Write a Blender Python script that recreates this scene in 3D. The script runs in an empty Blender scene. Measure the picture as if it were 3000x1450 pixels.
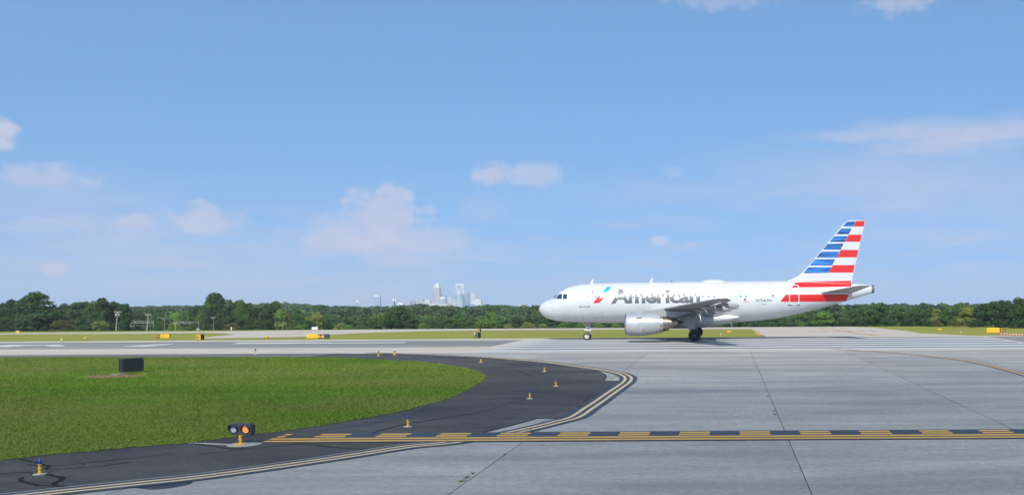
import bpy, bmesh, math, random
import numpy as np
from mathutils import Vector, Matrix
from mathutils.geometry import tessellate_polygon
random.seed(7); RNG = np.random.default_rng(11)
S = bpy.context.scene; C = S.collection
R = math.radians

# ---------------------------------------------------------------- camera, sky, sun, exposure
F, PX, PY, ROLL, CAMZ = 2600.0, 2131.0, 896.0, math.atan(0.006), 4.28
cam = bpy.data.cameras.new('camera'); camo = bpy.data.objects.new('camera', cam); C.objects.link(camo)
S.camera = camo
cam.sensor_width = 36; cam.lens = 36 * F / 3000
cam.shift_x = (1500 - PX) / 3000; cam.shift_y = (PY - 725) / 3000
cam.clip_start = 0.2; cam.clip_end = 60000
cr, sr = math.cos(ROLL), math.sin(ROLL)
camo.matrix_world = Matrix(((cr, sr, 0, 0), (0, 0, -1, 0), (-sr, cr, 0, CAMZ), (0, 0, 0, 1)))

SUN_EL, SUN_AZ = 43.0, 184.0
EXPOSURE = 0.62
SKY_STRENGTH = 0.15
S.view_settings.view_transform = 'Standard'; S.view_settings.look = 'None'
S.view_settings.gamma = 1; S.view_settings.exposure = EXPOSURE
S.view_settings.use_curve_mapping = False

def ray(px, py):
    dx, dy = px - PX, py - PY
    return (dx * cr - dy * sr) / F, -(dy * cr + dx * sr) / F      # x per metre forward, z per metre forward

def azel(px, py):
    a, b = ray(px, py)
    return math.degrees(math.atan2(a, 1)), math.degrees(math.atan2(b, math.hypot(a, 1)))

def build_world():
    w = bpy.data.worlds.new('World'); S.world = w; w.use_nodes = True
    w.cycles.sampling_method = 'MANUAL'; w.cycles.sample_map_resolution = 256
    nt = w.node_tree; N = nt.nodes; L = nt.links
    bg = N['Background']; bg.inputs[1].default_value = SKY_STRENGTH
    sky = N.new('ShaderNodeTexSky'); sky.sky_type = 'NISHITA'; sky.sun_disc = False
    sky.sun_elevation = R(SUN_EL); sky.sun_rotation = R(SUN_AZ)
    sky.altitude = 200; sky.air_density = 1.0; sky.dust_density = 0.5; sky.ozone_density = 1.3
    def m(op, a, b=None, c=None, clamp=False):
        n = N.new('ShaderNodeMath'); n.operation = op; n.use_clamp = clamp
        for i, v in enumerate((a, b, c)):
            if v is None: continue
            if isinstance(v, (int, float)): n.inputs[i].default_value = v
            else: L.new(v, n.inputs[i])
        return n.outputs[0]
    tc = N.new('ShaderNodeTexCoord'); sep = N.new('ShaderNodeSeparateXYZ'); L.new(tc.outputs['Generated'], sep.inputs[0])
    x, y, z = sep.outputs
    az = m('MULTIPLY', m('ARCTAN2', x, y), 57.29578)
    el = m('MULTIPLY', m('ARCSINE', m('MINIMUM', m('MAXIMUM', z, -1.0), 1.0)), 57.29578)
    cmb = N.new('ShaderNodeCombineXYZ'); L.new(az, cmb.inputs[0]); L.new(el, cmb.inputs[1])
    def noise(sx, sy, scale, detail, rough=0.55, off=0.0, dist=0.0):
        mp = N.new('ShaderNodeMapping'); mp.inputs['Scale'].default_value = (sx, sy, 1); mp.inputs['Location'].default_value = (off, off * .7, off)
        L.new(cmb.outputs[0], mp.inputs[0])
        n = N.new('ShaderNodeTexNoise'); n.inputs['Scale'].default_value = scale; n.inputs['Detail'].default_value = detail
        n.inputs['Roughness'].default_value = rough; n.inputs['Distortion'].default_value = dist
        L.new(mp.outputs[0], n.inputs[0]); return n.outputs[0]
    nf = m('MULTIPLY', m('SUBTRACT', noise(1, 1.2, 0.8, 7, 0.62), .5), 2.0)           # cauliflower edge
    nw = m('MULTIPLY', m('SUBTRACT', noise(0.35, 1.6, 0.55, 4, 0.55, 3.1, .4), .5), 1.1)   # wisps
    def ramp(v, a, b, top=1.0):
        n = N.new('ShaderNodeMapRange'); n.interpolation_type = 'SMOOTHSTEP'
        n.inputs[1].default_value = a; n.inputs[2].default_value = b; n.inputs[4].default_value = top
        L.new(v, n.inputs[0]); return n.outputs[0]
    def cloud(px, py, wpx, hpx, strength, nz, soft, base=None):
        a, e = azel(px, py); w_ = wpx / F * 57.3; h_ = hpx / F * 57.3
        mp = N.new('ShaderNodeMapping'); mp.inputs['Scale'].default_value = (1/w_, 1/h_, 0); mp.inputs['Location'].default_value = (-a/w_, -e/h_, 0)
        L.new(cmb.outputs[0], mp.inputs[0])
        ln = N.new('ShaderNodeVectorMath'); ln.operation = 'LENGTH'; L.new(mp.outputs[0], ln.inputs[0])
        r = ramp(m('ADD', ln.outputs['Value'], nz), 1.0, 1.0 - soft, strength)
        if base is not None:
            eb = azel(px, base)[1]; r = m('MULTIPLY', r, ramp(el, eb - .25, eb + .35))
        return r
    parts = []
    # cumulus seen in the photograph: centre, half width, half height, strength, base
    for a in ((1130, 640, 130, 125, .62, 735), (1030, 705, 190, 95, .5, 738), (1215, 710, 210, 60, .36, 738),
              (600, 655, 130, 58, .58, 690), (388, 655, 70, 32, .5, 672), (150, 662, 130, 34, .32, 685), (110, 525, 130, 48, .46, 545),
              (1450, 508, 72, 50, .6, None), (1575, 512, 100, 50, .48, 552), 
              (150, 790, 34, 20, .72, None), (0, 390, 46, 44, .75, None), (1935, 709, 36, 22, .66, 724), (2030, 716, 28, 14, .45, None), (1970, 505, 40, 30, .2, None),
              (2640, 2, 140, 44, .42, None), (2110, -4, 200, 36, .3, None), (2800, 705, 80, 26, .22, None)):
        parts.append(cloud(*a[:4], a[4]*.88, nf, .65, a[5]))
    # long smooth sheets on the right and faint veils
    for a in ((2800, 395, 430, 66, .52), (2480, 400, 300, 26, .3), (2650, 520, 900, 150, .30), (2850, 620, 700, 150, .16),
              (1410, 615, 90, 60, .2), (500, 770, 1000, 120, .26), (1120, 722, 420, 56, .34), (150, 610, 460, 130, .2), (1900, 570, 700, 70, .12)):
        parts.append(cloud(*a, nw, .95))
    tot = parts[0]
    for p in parts[1:]: tot = m('MAXIMUM', tot, p) if len(parts) and parts.index(p) < 17 else m('ADD', tot, m('MULTIPLY', p, m('SUBTRACT', 1.0, tot)))
    # thin layers low round the whole horizon, scattered small cloud elsewhere
    low = m('MULTIPLY', ramp(el, 9.0, 2.0), ramp(noise(.18, 1.5, .7, 4, .6, 7.7, .3), .42, .72, .34))
    away = ramp(m('ABSOLUTE', m('ADD', az, 12.0)), 33.0, 48.0)
    scat = m('MULTIPLY', away, ramp(noise(.5, 1.0, .16, 5, .58, 21.3), .56, .72, .55))
    tot = m('ADD', tot, m('MULTIPLY', m('MAXIMUM', low, scat), m('SUBTRACT', 1.0, tot)))
    # inner light and dark of the heaps
    body = m('ADD', 1.0, m('MULTIPLY', nf, -.16))
    cc = N.new('ShaderNodeMix'); cc.data_type = 'RGBA'; cc.blend_type = 'MULTIPLY'; cc.inputs[0].default_value = 1
    K = 1.0 / (SKY_STRENGTH * 2 ** EXPOSURE)
    cc.inputs[6].default_value = (.70 * K, .655 * K, .745 * K, 1)
    cb = N.new('ShaderNodeCombineColor'); 
    for i in range(3): L.new(body, cb.inputs[i])
    L.new(cb.outputs[0], cc.inputs[7])
    mx = N.new('ShaderNodeMix'); mx.data_type = 'RGBA'
    tn = N.new('ShaderNodeMix'); tn.data_type = 'RGBA'; tn.blend_type = 'MULTIPLY'; tn.inputs[0].default_value = 1
    tn.inputs[7].default_value = (.76, 1.0, 1.06, 1); L.new(sky.outputs[0], tn.inputs[6])
    L.new(tot, mx.inputs[0]); L.new(tn.outputs[2], mx.inputs[6]); L.new(cc.outputs[2], mx.inputs[7])
    lift = N.new('ShaderNodeCombineXYZ'); L.new(x, lift.inputs[0]); L.new(y, lift.inputs[1])
    L.new(m('ADD', m('MULTIPLY', z, .80), .385), lift.inputs[2])
    nv = N.new('ShaderNodeVectorMath'); nv.operation = 'NORMALIZE'; L.new(lift.outputs[0], nv.inputs[0]); L.new(nv.outputs[0], sky.inputs[0])
    L.new(mx.outputs[2], bg.inputs[0])
build_world()

sl = bpy.data.lights.new('sun', 'SUN'); so = bpy.data.objects.new('sun', sl); C.objects.link(so)
sl.energy = 3.3; sl.angle = R(0.53); sl.color = (1.0, .93, .81)
sd = Vector((math.sin(R(SUN_AZ)) * math.cos(R(SUN_EL)), math.cos(R(SUN_AZ)) * math.cos(R(SUN_EL)), math.sin(R(SUN_EL))))
so.rotation_euler = (-sd).to_track_quat('-Z', 'Y').to_euler(); so.location = (0, -30, 60)

# ---------------------------------------------------------------- helpers
def tag(o, label=None, cat=None, group=None, kind=None):
    if label: o['label'] = label
    if cat: o['category'] = cat
    if group: o['group'] = group
    if kind: o['kind'] = kind
    return o
def empty(name, loc=(0, 0, 0), rot=(0, 0, 0)):
    o = bpy.data.objects.new(name, None); C.objects.link(o); o.location = loc; o.rotation_euler = rot
    o.empty_display_size = .2
    return o
def link(name, me, m, parent=None, smooth=False):
    if m is not None and not me.materials: me.materials.append(m)
    o = bpy.data.objects.new(name, me); C.objects.link(o)
    if parent is not None: o.parent = parent
    if smooth:
        me.polygons.foreach_set('use_smooth', [True] * len(me.polygons))
    return o
def from_bm(name, bm, m, parent=None, smooth=False):
    me = bpy.data.meshes.new(name); bm.to_mesh(me); bm.free()
    return link(name, me, m, parent, smooth)
def pyd(name, v, f, m, parent=None, smooth=False):
    me = bpy.data.meshes.new(name); me.from_pydata(v, [], f); me.update()
    return link(name, me, m, parent, smooth)
def auto_smooth(o, ang=35):
    me = o.data; bm = bmesh.new(); bm.from_mesh(me)
    for f in bm.faces: f.smooth = True
    for e in bm.edges:
        if len(e.link_faces) == 2 and e.calc_face_angle(0) > R(ang): e.smooth = False
    bm.to_mesh(me); bm.free(); return o
def box(bm, x0, x1, y0, y1, z0, z1):
    vs = [bm.verts.new(p) for p in ((x0,y0,z0),(x1,y0,z0),(x1,y1,z0),(x0,y1,z0),(x0,y0,z1),(x1,y0,z1),(x1,y1,z1),(x0,y1,z1))]
    for f in ((0,3,2,1),(4,5,6,7),(0,1,5,4),(1,2,6,5),(2,3,7,6),(3,0,4,7)): bm.faces.new([vs[i] for i in f])
    return vs
def boxo(name, b, m, parent=None, bevel=0):
    bm = bmesh.new(); box(bm, *b)
    if bevel: bmesh.ops.bevel(bm, geom=bm.edges[:], offset=bevel, segments=1, affect='EDGES')
    return from_bm(name, bm, m, parent)
def rings(name, rs, m, parent=None, cap=True, smooth=True, closed=True):
    v = [p for r in rs for p in r]; n = len(rs[0]); f = []
    for i in range(len(rs) - 1):
        for j in range(n if closed else n - 1):
            k = (j + 1) % n
            f.append((i*n+j, i*n+k, (i+1)*n+k, (i+1)*n+j))
    if cap and closed:
        f.append(tuple(range(n))[::-1]); f.append(tuple(range((len(rs)-1)*n, len(rs)*n)))
    o = pyd(name, v, f, m, parent)
    bm = bmesh.new(); bm.from_mesh(o.data); bmesh.ops.recalc_face_normals(bm, faces=bm.faces[:]); bm.to_mesh(o.data); bm.free()
    if smooth: auto_smooth(o, 40)
    return o
def xloft(name, secs, m, parent=None, n=32, cap=True, smooth=True):        # ellipses along x: (x, y, z, ry, rz)
    return rings(name, [[(x, y + ry*math.cos(2*math.pi*k/n), z + rz*math.sin(2*math.pi*k/n)) for k in range(n)] for x, y, z, ry, rz in secs], m, parent, cap, smooth)
def lathe(name, prof, m, parent=None, n=24, axis='z', loc=(0,0,0), cap=True):
    rs = []
    for r, h in prof:
        rg = []
        for k in range(n):
            c_, s_ = r*math.cos(2*math.pi*k/n), r*math.sin(2*math.pi*k/n)
            rg.append({'z': (loc[0]+c_, loc[1]+s_, loc[2]+h), 'y': (loc[0]+c_, loc[1]+h, loc[2]+s_), 'x': (loc[0]+h, loc[1]+c_, loc[2]+s_)}[axis])
        rs.append(rg)
    return rings(name, rs, m, parent, cap)
def tube(name, pts, r, m, parent=None, n=10):
    pts = [Vector(p) for p in pts]; rr = r if isinstance(r, (list, tuple)) else [r]*len(pts); rs = []
    for i, p in enumerate(pts):
        t = (pts[min(i+1, len(pts)-1)] - pts[max(i-1, 0)]).normalized()
        a = t.cross(Vector((0, 0, 1)) if abs(t.z) < .9 else Vector((0, 1, 0))).normalized(); b = t.cross(a)
        rs.append([tuple(p + (a*math.cos(2*math.pi*k/n) + b*math.sin(2*math.pi*k/n)) * rr[i]) for k in range(n)])
    return rings(name, rs, m, parent)
def copy_tree(o, parent=None):
    c = o.copy(); C.objects.link(c); c.parent = parent
    for ch in list(o.children): copy_tree(ch, c)
    return c

# ---------------------------------------------------------------- materials
def mat(name, c, c2=None, scale=6.0, rough=.7, metal=0.0, bump=0.0, stretch=(1,1,1), c3=None, scale3=.5, coord='pos', rnd=0.0, coat=0.0, spec=.5, lo=.35, hi=.65, detail=6, sheen=0, trans=0, speck=0, speckscale=9.0):
    m = bpy.data.materials.new(name); m.use_nodes = True; nt = m.node_tree; N = nt.nodes; L = nt.links
    p = N['Principled BSDF']; p.inputs['Roughness'].default_value = rough; p.inputs['Metallic'].default_value = metal
    p.inputs['Coat Weight'].default_value = coat; p.inputs['Specular IOR Level'].default_value = spec
    p.inputs['Base Color'].default_value = (*c, 1)
    if coord == 'pos': src = N.new('ShaderNodeNewGeometry').outputs['Position']
    else: src = N.new('ShaderNodeTexCoord').outputs['Object']
    mp = N.new('ShaderNodeMapping'); mp.inputs['Scale'].default_value = stretch; L.new(src, mp.inputs[0])
    def nz(sc, det=detail):
        n = N.new('ShaderNodeTexNoise'); n.inputs['Scale'].default_value = sc; n.inputs['Detail'].default_value = det; n.inputs['Roughness'].default_value = .6
        L.new(mp.outputs[0], n.inputs[0]); return n.outputs[0]
    def rng(v, a, b, x=0., y=1.):
        r = N.new('ShaderNodeMapRange'); r.inputs[1].default_value = a; r.inputs[2].default_value = b; r.inputs[3].default_value = x; r.inputs[4].default_value = y
        L.new(v, r.inputs[0]); return r.outputs[0]
    def mixc(f, a, b):
        n = N.new('ShaderNodeMix'); n.data_type = 'RGBA'
        L.new(f, n.inputs[0])
        for i, v in ((6, a), (7, b)):
            if isinstance(v, tuple): n.inputs[i].default_value = (*v, 1)
            else: L.new(v, n.inputs[i])
        return n.outputs[2]
    col = None
    if c2 is not None:
        n1 = nz(scale); col = mixc(rng(n1, lo, hi), c, c2)
        if c3 is not None: col = mixc(rng(nz(scale3), .42, .68), col, c3)
    if speck:
        sn = N.new('ShaderNodeTexNoise'); sn.inputs['Scale'].default_value = speckscale; sn.inputs['Detail'].default_value = 4; sn.inputs['Roughness'].default_value = .75
        L.new(src, sn.inputs[0]); hv = N.new('ShaderNodeHueSaturation'); L.new(col, hv.inputs['Color']); L.new(rng(sn.outputs[0], .3, .7, 1-speck, 1+speck), hv.inputs['Value']); col = hv.outputs[0]
    if rnd:
        oi = N.new('ShaderNodeObjectInfo'); hs = N.new('ShaderNodeHueSaturation')
        if col is None: hs.inputs['Color'].default_value = (*c, 1)
        else: L.new(col, hs.inputs['Color'])
        L.new(rng(oi.outputs['Random'], 0, 1, 1-rnd, 1+rnd), hs.inputs['Value']); col = hs.outputs[0]
    if col is not None: L.new(col, p.inputs['Base Color'])
    if bump:
        b = N.new('ShaderNodeBump'); b.inputs['Strength'].default_value = bump; b.inputs['Distance'].default_value = .02
        L.new(nz(scale * 6, 3), b.inputs['Height']); L.new(b.outputs[0], p.inputs['Normal'])
    if trans:
        t = N.new('ShaderNodeBsdfTranslucent'); ms = N.new('ShaderNodeMixShader'); ms.inputs[0].default_value = trans
        if col is not None: L.new(col, t.inputs[0])
        else: t.inputs[0].default_value = (*c, 1)
        L.new(p.outputs[0], ms.inputs[1]); L.new(t.outputs[0], ms.inputs[2]); L.new(ms.outputs[0], N['Material Output'].inputs[0])
    return m
def emit(name, c, s):
    m = bpy.data.materials.new(name); m.use_nodes = True; p = m.node_tree.nodes['Principled BSDF']
    p.inputs['Base Color'].default_value = (*c, 1); p.inputs['Emission Color'].default_value = (*c, 1); p.inputs['Emission Strength'].default_value = s
    return m
CONC = (.36, .345, .315)
M = {}
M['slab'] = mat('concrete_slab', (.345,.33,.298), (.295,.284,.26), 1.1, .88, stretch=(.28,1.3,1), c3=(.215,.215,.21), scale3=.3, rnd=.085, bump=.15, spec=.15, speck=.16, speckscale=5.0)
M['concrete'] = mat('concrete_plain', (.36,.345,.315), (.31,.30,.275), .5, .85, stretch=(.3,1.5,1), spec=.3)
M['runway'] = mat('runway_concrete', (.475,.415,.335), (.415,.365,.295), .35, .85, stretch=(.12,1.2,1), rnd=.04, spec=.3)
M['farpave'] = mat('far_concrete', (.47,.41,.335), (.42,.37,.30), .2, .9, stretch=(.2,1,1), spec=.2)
M['joint'] = mat('joint_sealant', (.05,.052,.056), rough=.9)
M['asphalt'] = mat('asphalt', (.068,.066,.062), (.086,.083,.078), 1.1, .92, stretch=(.6,1.2,1), c3=(.044,.043,.042), scale3=.2, bump=.3, spec=.12, speck=.22, speckscale=7.0)
M['shoulder'] = mat('weathered_asphalt', (.115,.110,.107), (.15,.143,.138), .7, .9, stretch=(.3,1.4,1), spec=.25)
M['crack'] = mat('crack_sealant', (.016,.016,.018), rough=.85, spec=.1)
M['yellow'] = mat('yellow_paint', (.62,.34,.045), (.50,.27,.04), 9, .6, lo=.45, hi=.75)
M['tanpaint'] = mat('faded_yellow_paint', (.62,.45,.24), (.50,.37,.21), 6, .65, lo=.4, hi=.75)
M['blackpaint'] = mat('black_paint', (.026,.03,.042), (.04,.043,.052), 3, .6)
M['white'] = mat('white_road_paint', (.49,.49,.48), (.36,.36,.355), .8, .6, stretch=(.15,1,1), lo=.42, hi=.75)
M['whiteline'] = mat('white_edge_paint', (.54,.52,.475), (.46,.44,.40), .6, .6, stretch=(.2,1,1))
M['rubber'] = mat('rubber_deposit', (.165,.155,.145), (.25,.235,.21), .5, .75, stretch=(.06,1.2,1))
M['redpaint'] = mat('red_road_paint', (.45,.16,.10), (.36,.2,.15), 2, .7)
M['orangepaint'] = mat('orange_road_paint', (.55,.30,.10), (.42,.26,.12), 2, .7)
M['ground'] = mat('meadow', (.235,.245,.055), (.195,.215,.048), .22, .95, c3=(.27,.25,.075), scale3=.05, stretch=(.4,1,1), spec=0)
M['turf'] = mat('turf_soil', (.110,.185,.028), (.135,.205,.034), .35, .95, c3=(.17,.15,.045), scale3=.09, stretch=(.45,1,1), spec=0)
M['blade'] = mat('grass_blade', (.158,.258,.036), (.112,.195,.028), .16, .8, c3=(.24,.235,.07), scale3=.11, stretch=(.45,1,1), spec=.05, trans=.35)
M['dirt'] = mat('red_clay', (.22,.095,.035), (.15,.10,.03), 3, .95)
M['weed'] = mat('weed_leaf', (.05,.10,.02), (.09,.13,.03), 8, .8)
M['wet'] = mat('wet_patch', (.036,.037,.042), rough=.55, spec=.25)

# ---------------------------------------------------------------- terrain
PROF = [(-400, -4.0), (94.3, .943), (97.0, .835), (113.0, .30), (200.0, -2.18), (300.0, -3.88), (345.0, -4.5), (395.0, -5.2)]
def G(y):
    if y <= PROF[0][0]: return PROF[0][1]
    for (a, za), (b, zb) in zip(PROF, PROF[1:]):
        if y <= b: return za + (zb - za) * (y - a) / (b - a)
    return PROF[-1][1]
def gp(px, py):
    a, b = ray(px, py)
    for (y0, z0), (y1, z1) in zip(PROF, PROF[1:]):
        k = (z1 - z0) / (y1 - y0)
        if abs(b - k) < 1e-9: continue
        y = (z0 - k * y0 - CAMZ) / (b - k)
        if max(y0, 1) - 1e-6 <= y <= y1 + 1e-6: return Vector((a * y, y, 0))
    return Vector((a * 394, 394, 0))
def gpz(px, py):
    p = gp(px, py); return Vector((p.x, p.y, G(p.y)))
# upper edge of the far woods, as elevation over the horizon by direction
ENV = [(-900, 894), (0, 902), (380, 900), (470, 898), (560, 898), (640, 899), (730, 893), (819, 888), (900, 893), (965, 899), (1040, 901), (1120, 903), (1170, 899), (1222, 891), (1270, 897), (1310, 903), (1390, 902), (1430, 894),
       (1490, 897), (1530, 904), (1575, 897), (1700, 897), (2000, 900), (2400, 897), (2600, 897), (2700, 899), (2800, 899), (3000, 895), (3900, 893)]
RIDGE = 1500.0
def ridge(u):           # u = x / y direction; ground height of the ridge
    px = PX + u * F
    py = np.interp(px, [e[0] for e in ENV], [e[1] for e in ENV])
    yh = PY - math.tan(ROLL) * (px - PX)
    return CAMZ + (yh - py) * RIDGE / F - 16.0
def terr(x, y):
    if y <= 395: return G(y)
    u = x / y
    if y < 470: t = (y - 395) / 75; t = t*t*(3-2*t); return -5.2 + t * (-12.5 + 5.2)
    if y < 700: return -12.5
    rg = float(ridge(u))
    if y < RIDGE: t = (y - 700) / (RIDGE - 700); t = t*t*(3-2*t); return -12.5 + t * (rg + 12.5)
    if y < 2600: t = (y - RIDGE) / 1100; t = t*t*(3-2*t); return rg + t * (-24 - rg)
    return -24.0
def build_ground():
    ys = [-400] + [p[0] for p in PROF[1:]] + [410, 425, 440, 455, 470, 560, 700, 780, 860, 940, 1020, 1100, 1200, 1300, 1400, 1500, 1700, 1900, 2100, 2350, 2600, 4000, 7000, 11800]
    us = sorted(set([-6, -4, -3, -2.2, -1.6] + list(np.linspace(-1.3, .9, 111).round(4)) + [1.1, 1.5, 2.2, 3, 4, 6]))
    v = []; f = []
    for y in ys:
        for u in us:
            x = u * max(abs(y), 700) if y < 700 else u * y
            x = max(-6900, min(6900, x))
            v.append((x, y, terr(x, y)))
    n = len(us)
    for i in range(len(ys) - 1):
        for j in range(n - 1): f.append((i*n+j, i*n+j+1, (i+1)*n+j+1, (i+1)*n+j))
    o = pyd('ground', v, f, M['ground']); tag(o, kind='structure')
build_ground()
def sheet(name, pts, off, m, parent=None, zfun=None):
    bm = bmesh.new(); vs = [bm.verts.new((p[0], p[1], 0)) for p in pts]
    for t in tessellate_polygon([[Vector((p[0], p[1], 0)) for p in pts]]):
        try: bm.faces.new([vs[i] for i in t])
        except ValueError: pass
    lo, hi = min(p[1] for p in pts), max(p[1] for p in pts)
    for y, _ in PROF[1:]:
        if lo < y < hi: bmesh.ops.bisect_plane(bm, geom=bm.verts[:] + bm.edges[:] + bm.faces[:], plane_co=(0, y, 0), plane_no=(0, 1, 0))
    for v_ in bm.verts: v_.co.z = G(v_.co.y) + off
    for q in bm.faces:
        q.normal_update()
        if q.normal.z < 0: q.normal_flip()
    return from_bm(name, bm, m, parent)
def offset(path, d):
    out = []
    for i, p in enumerate(path):
        a = path[max(i-1, 0)]; b = path[min(i+1, len(path)-1)]
        t = Vector((b[0]-a[0], b[1]-a[1])).normalized(); out.append(Vector((p[0] - t.y*d, p[1] + t.x*d)))
    return out
def strip(name, path, d0, d1, off, m, parent=None):
    a, b = offset(path, d0), offset(path, d1); bm = bmesh.new()
    va = [bm.verts.new((p.x, p.y, 0)) for p in a]; vb = [bm.verts.new((p.x, p.y, 0)) for p in b]
    for i in range(len(path) - 1): bm.faces.new((va[i], va[i+1], vb[i+1], vb[i]))
    bmesh.ops.triangulate(bm, faces=bm.faces[:])
    for y, _ in PROF[1:]: bmesh.ops.bisect_plane(bm, geom=bm.verts[:] + bm.edges[:] + bm.faces[:], plane_co=(0, y, 0), plane_no=(0, 1, 0))
    for v_ in bm.verts: v_.co.z = G(v_.co.y) + off
    for q in bm.faces:
        q.normal_update()
        if q.normal.z < 0: q.normal_flip()
    return from_bm(name, bm, m, parent)
def smooth_path(pts, k=6):
    out = []; P = [Vector((p[0], p[1])) for p in pts]
    for i in range(len(P) - 1):
        p0, p1, p2, p3 = P[max(i-1, 0)], P[i], P[i+1], P[min(i+2, len(P)-1)]
        for j in range(k):
            t = j / k
            out.append(.5*((2*p1) + (p2-p0)*t + (2*p0-5*p1+4*p2-p3)*t*t + (3*p1-p0-3*p2+p3)*t**3))
    out.append(P[-1]); return out
def W(*pp): return [gp(*p) for p in pp]
def inside(p, poly):
    c = False; n = len(poly)
    for i in range(n):
        a, b = poly[i], poly[i-1]
        if (a[1] > p[1]) != (b[1] > p[1]) and p[0] < (b[0]-a[0])*(p[1]-a[1])/(b[1]-a[1]) + a[0]: c = not c
    return c

GRASS_PX = [(-500,1052),(-200,1049.5),(0,1048.5),(400,1047.5),(800,1048),(1000,1050),(1078,1053.8),(1233,1061.5),(1330,1073),(1388,1086.8),(1416,1098),(1421,1104),(1414,1114),(1388,1133),(1350,1153),(1311,1170),(1233,1191.6),(1167,1209),(1097,1221),(1000,1238),(893,1256),(776,1271.7),(679,1283),(543,1301),(388,1312.5),(272,1324),(155,1333),(78,1343),(0,1349.5),(-150,1362),(-500,1392)]
ASPH_PX = [(-500,1044.5),(0,1041),(400,1038.5),(800,1036.3),(1000,1035.6),(1194,1038.3),(1388,1047),(1582,1061.7),(1679,1073),(1745,1084.5),(1770,1096.5),(1775.6,1106),(1772.5,1116),(1819,1116.6),(1806,1126),(1788,1136),(1737,1170.5),(1699,1197),(1664,1217),(1641,1227),(1574,1227),(1485,1251.7),(1407,1270.5),(1272,1295),(1078,1319),(1000,1332.5),(776,1369),(582,1396),(388,1414.5),(194,1434),(78,1447.5),(-150,1476),(-500,1520)]
grass_w = W(*GRASS_PX); asph_w = W(*ASPH_PX)

# taxiway (near concrete), with its slabs
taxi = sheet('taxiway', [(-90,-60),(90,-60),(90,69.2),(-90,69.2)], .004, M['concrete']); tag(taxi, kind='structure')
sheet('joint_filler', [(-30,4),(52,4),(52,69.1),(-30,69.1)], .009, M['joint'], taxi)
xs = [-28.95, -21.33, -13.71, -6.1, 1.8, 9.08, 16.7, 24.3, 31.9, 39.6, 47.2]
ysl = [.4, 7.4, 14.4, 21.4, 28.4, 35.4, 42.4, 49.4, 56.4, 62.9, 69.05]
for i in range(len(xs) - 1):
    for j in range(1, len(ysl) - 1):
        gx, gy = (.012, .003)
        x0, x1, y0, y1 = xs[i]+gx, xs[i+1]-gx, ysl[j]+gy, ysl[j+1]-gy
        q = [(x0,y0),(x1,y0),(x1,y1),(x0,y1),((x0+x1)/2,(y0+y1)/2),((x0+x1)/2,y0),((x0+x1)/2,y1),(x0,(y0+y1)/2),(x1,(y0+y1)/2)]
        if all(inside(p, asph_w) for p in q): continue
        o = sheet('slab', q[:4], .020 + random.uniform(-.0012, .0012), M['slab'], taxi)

# runway
rwy = sheet('runway', [(-900,69.2),(700,69.2),(700,97.2),(-900,97.2)], .006, M['runway']); tag(rwy, kind='structure')
for i in range(-9, 5):
    for j in range(4):
        x0 = i*7.62 + 1.1; y0 = 69.3 + j*6.3
        sheet('slab', [(x0+.015, y0+.01), (x0+7.6, y0+.01), (x0+7.6, y0+6.28), (x0+.015, y0+6.28)], .016 + random.uniform(-.001, .001), M['runway'], rwy)
sheet('edge_stripe', [(-900,69.75),(26.2,69.75),(26.2,70.45),(-900,70.45)], .024, M['whiteline'], rwy)
sheet('edge_stripe', [(26.2,69.9),(700,69.9),(700,70.15),(26.2,70.15)], .024, M['whiteline'], rwy)
for k in range(6):
    y = 71.15 + 3.55 * k
    sheet('threshold_stripe', [(-20.1 + random.uniform(-.1,.1), y), (26.4, y), (26.4, y+1.75), (-20.1, y+1.75)], .026, M['white'], rwy)
    sheet('threshold_gap', [(-16, y+1.75), (26.4, y+1.75), (26.4, y+3.55), (-20, y+3.55)], .021, M['rubber'], rwy)
for pts in ([(0,1016.3),(20,1017),(82,1012.6),(128,1011.8),(128,1010),(82,1010.5),(33,1010.5),(0,1012),(-120,1016),(-120,1019)],
            [(129,1012.3),(154,1015.7),(186,1014.5),(191,1012.8),(171,1010),(131,1010.2)],
            [(354,1015.9),(431,1015.4),(513,1008.4),(489,1007.6),(396,1012.4)],
            [(679,1007.8),(698,1004),(860,1003.2),(1000,1003.8),(1193,1003),(1182,1005.2),(1000,1006.4),(860,1006.8)]):
    sheet('runway_numeral', W(*pts), .026, M['whiteline'], rwy)
sheet('rubber_streak', [(-140,79.5),(-21,78.5),(-21,91),(-140,91)], .0205, M['rubber'], rwy)
sheet('rubber_streak', [(27,70.6),(160,70.6),(160,92),(27,92)], .0205, M['rubber'], rwy)

# asphalt shoulder and its cracks
asph = sheet('asphalt_shoulder', asph_w, .030, M['asphalt']); tag(asph, kind='structure')
sheet('runway_verge', W((-500,1044.6),(0,1041.2),(400,1038.7),(800,1036.5),(985,1035.9),(900,1046),(800,1047.8),(400,1047.3),(0,1048.3),(-500,1051.8)), .0325, M['shoulder'], asph)
def crack(pts, w):
    path = smooth_path(W(*pts), 5)
    path = [Vector((p.x + random.uniform(-.02,.02), p.y + random.uniform(-.03,.03))) for p in path]
    a = [b for b in offset(path, 0)]
    ws = [w * random.uniform(.8, 1.6) for _ in path]
    L_ = []; R_ = []
    for i, p in enumerate(path):
        q = path[min(i+1, len(path)-1)]; o_ = path[max(i-1, 0)]; t = Vector((q.x-o_.x, q.y-o_.y)).normalized()
        L_.append((p.x - t.y*ws[i]/2, p.y + t.x*ws[i]/2)); R_.append((p.x + t.y*ws[i]/2, p.y - t.x*ws[i]/2))
    for i in range(len(path)-1): yield [L_[i], L_[i+1], R_[i+1], R_[i]]
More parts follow.
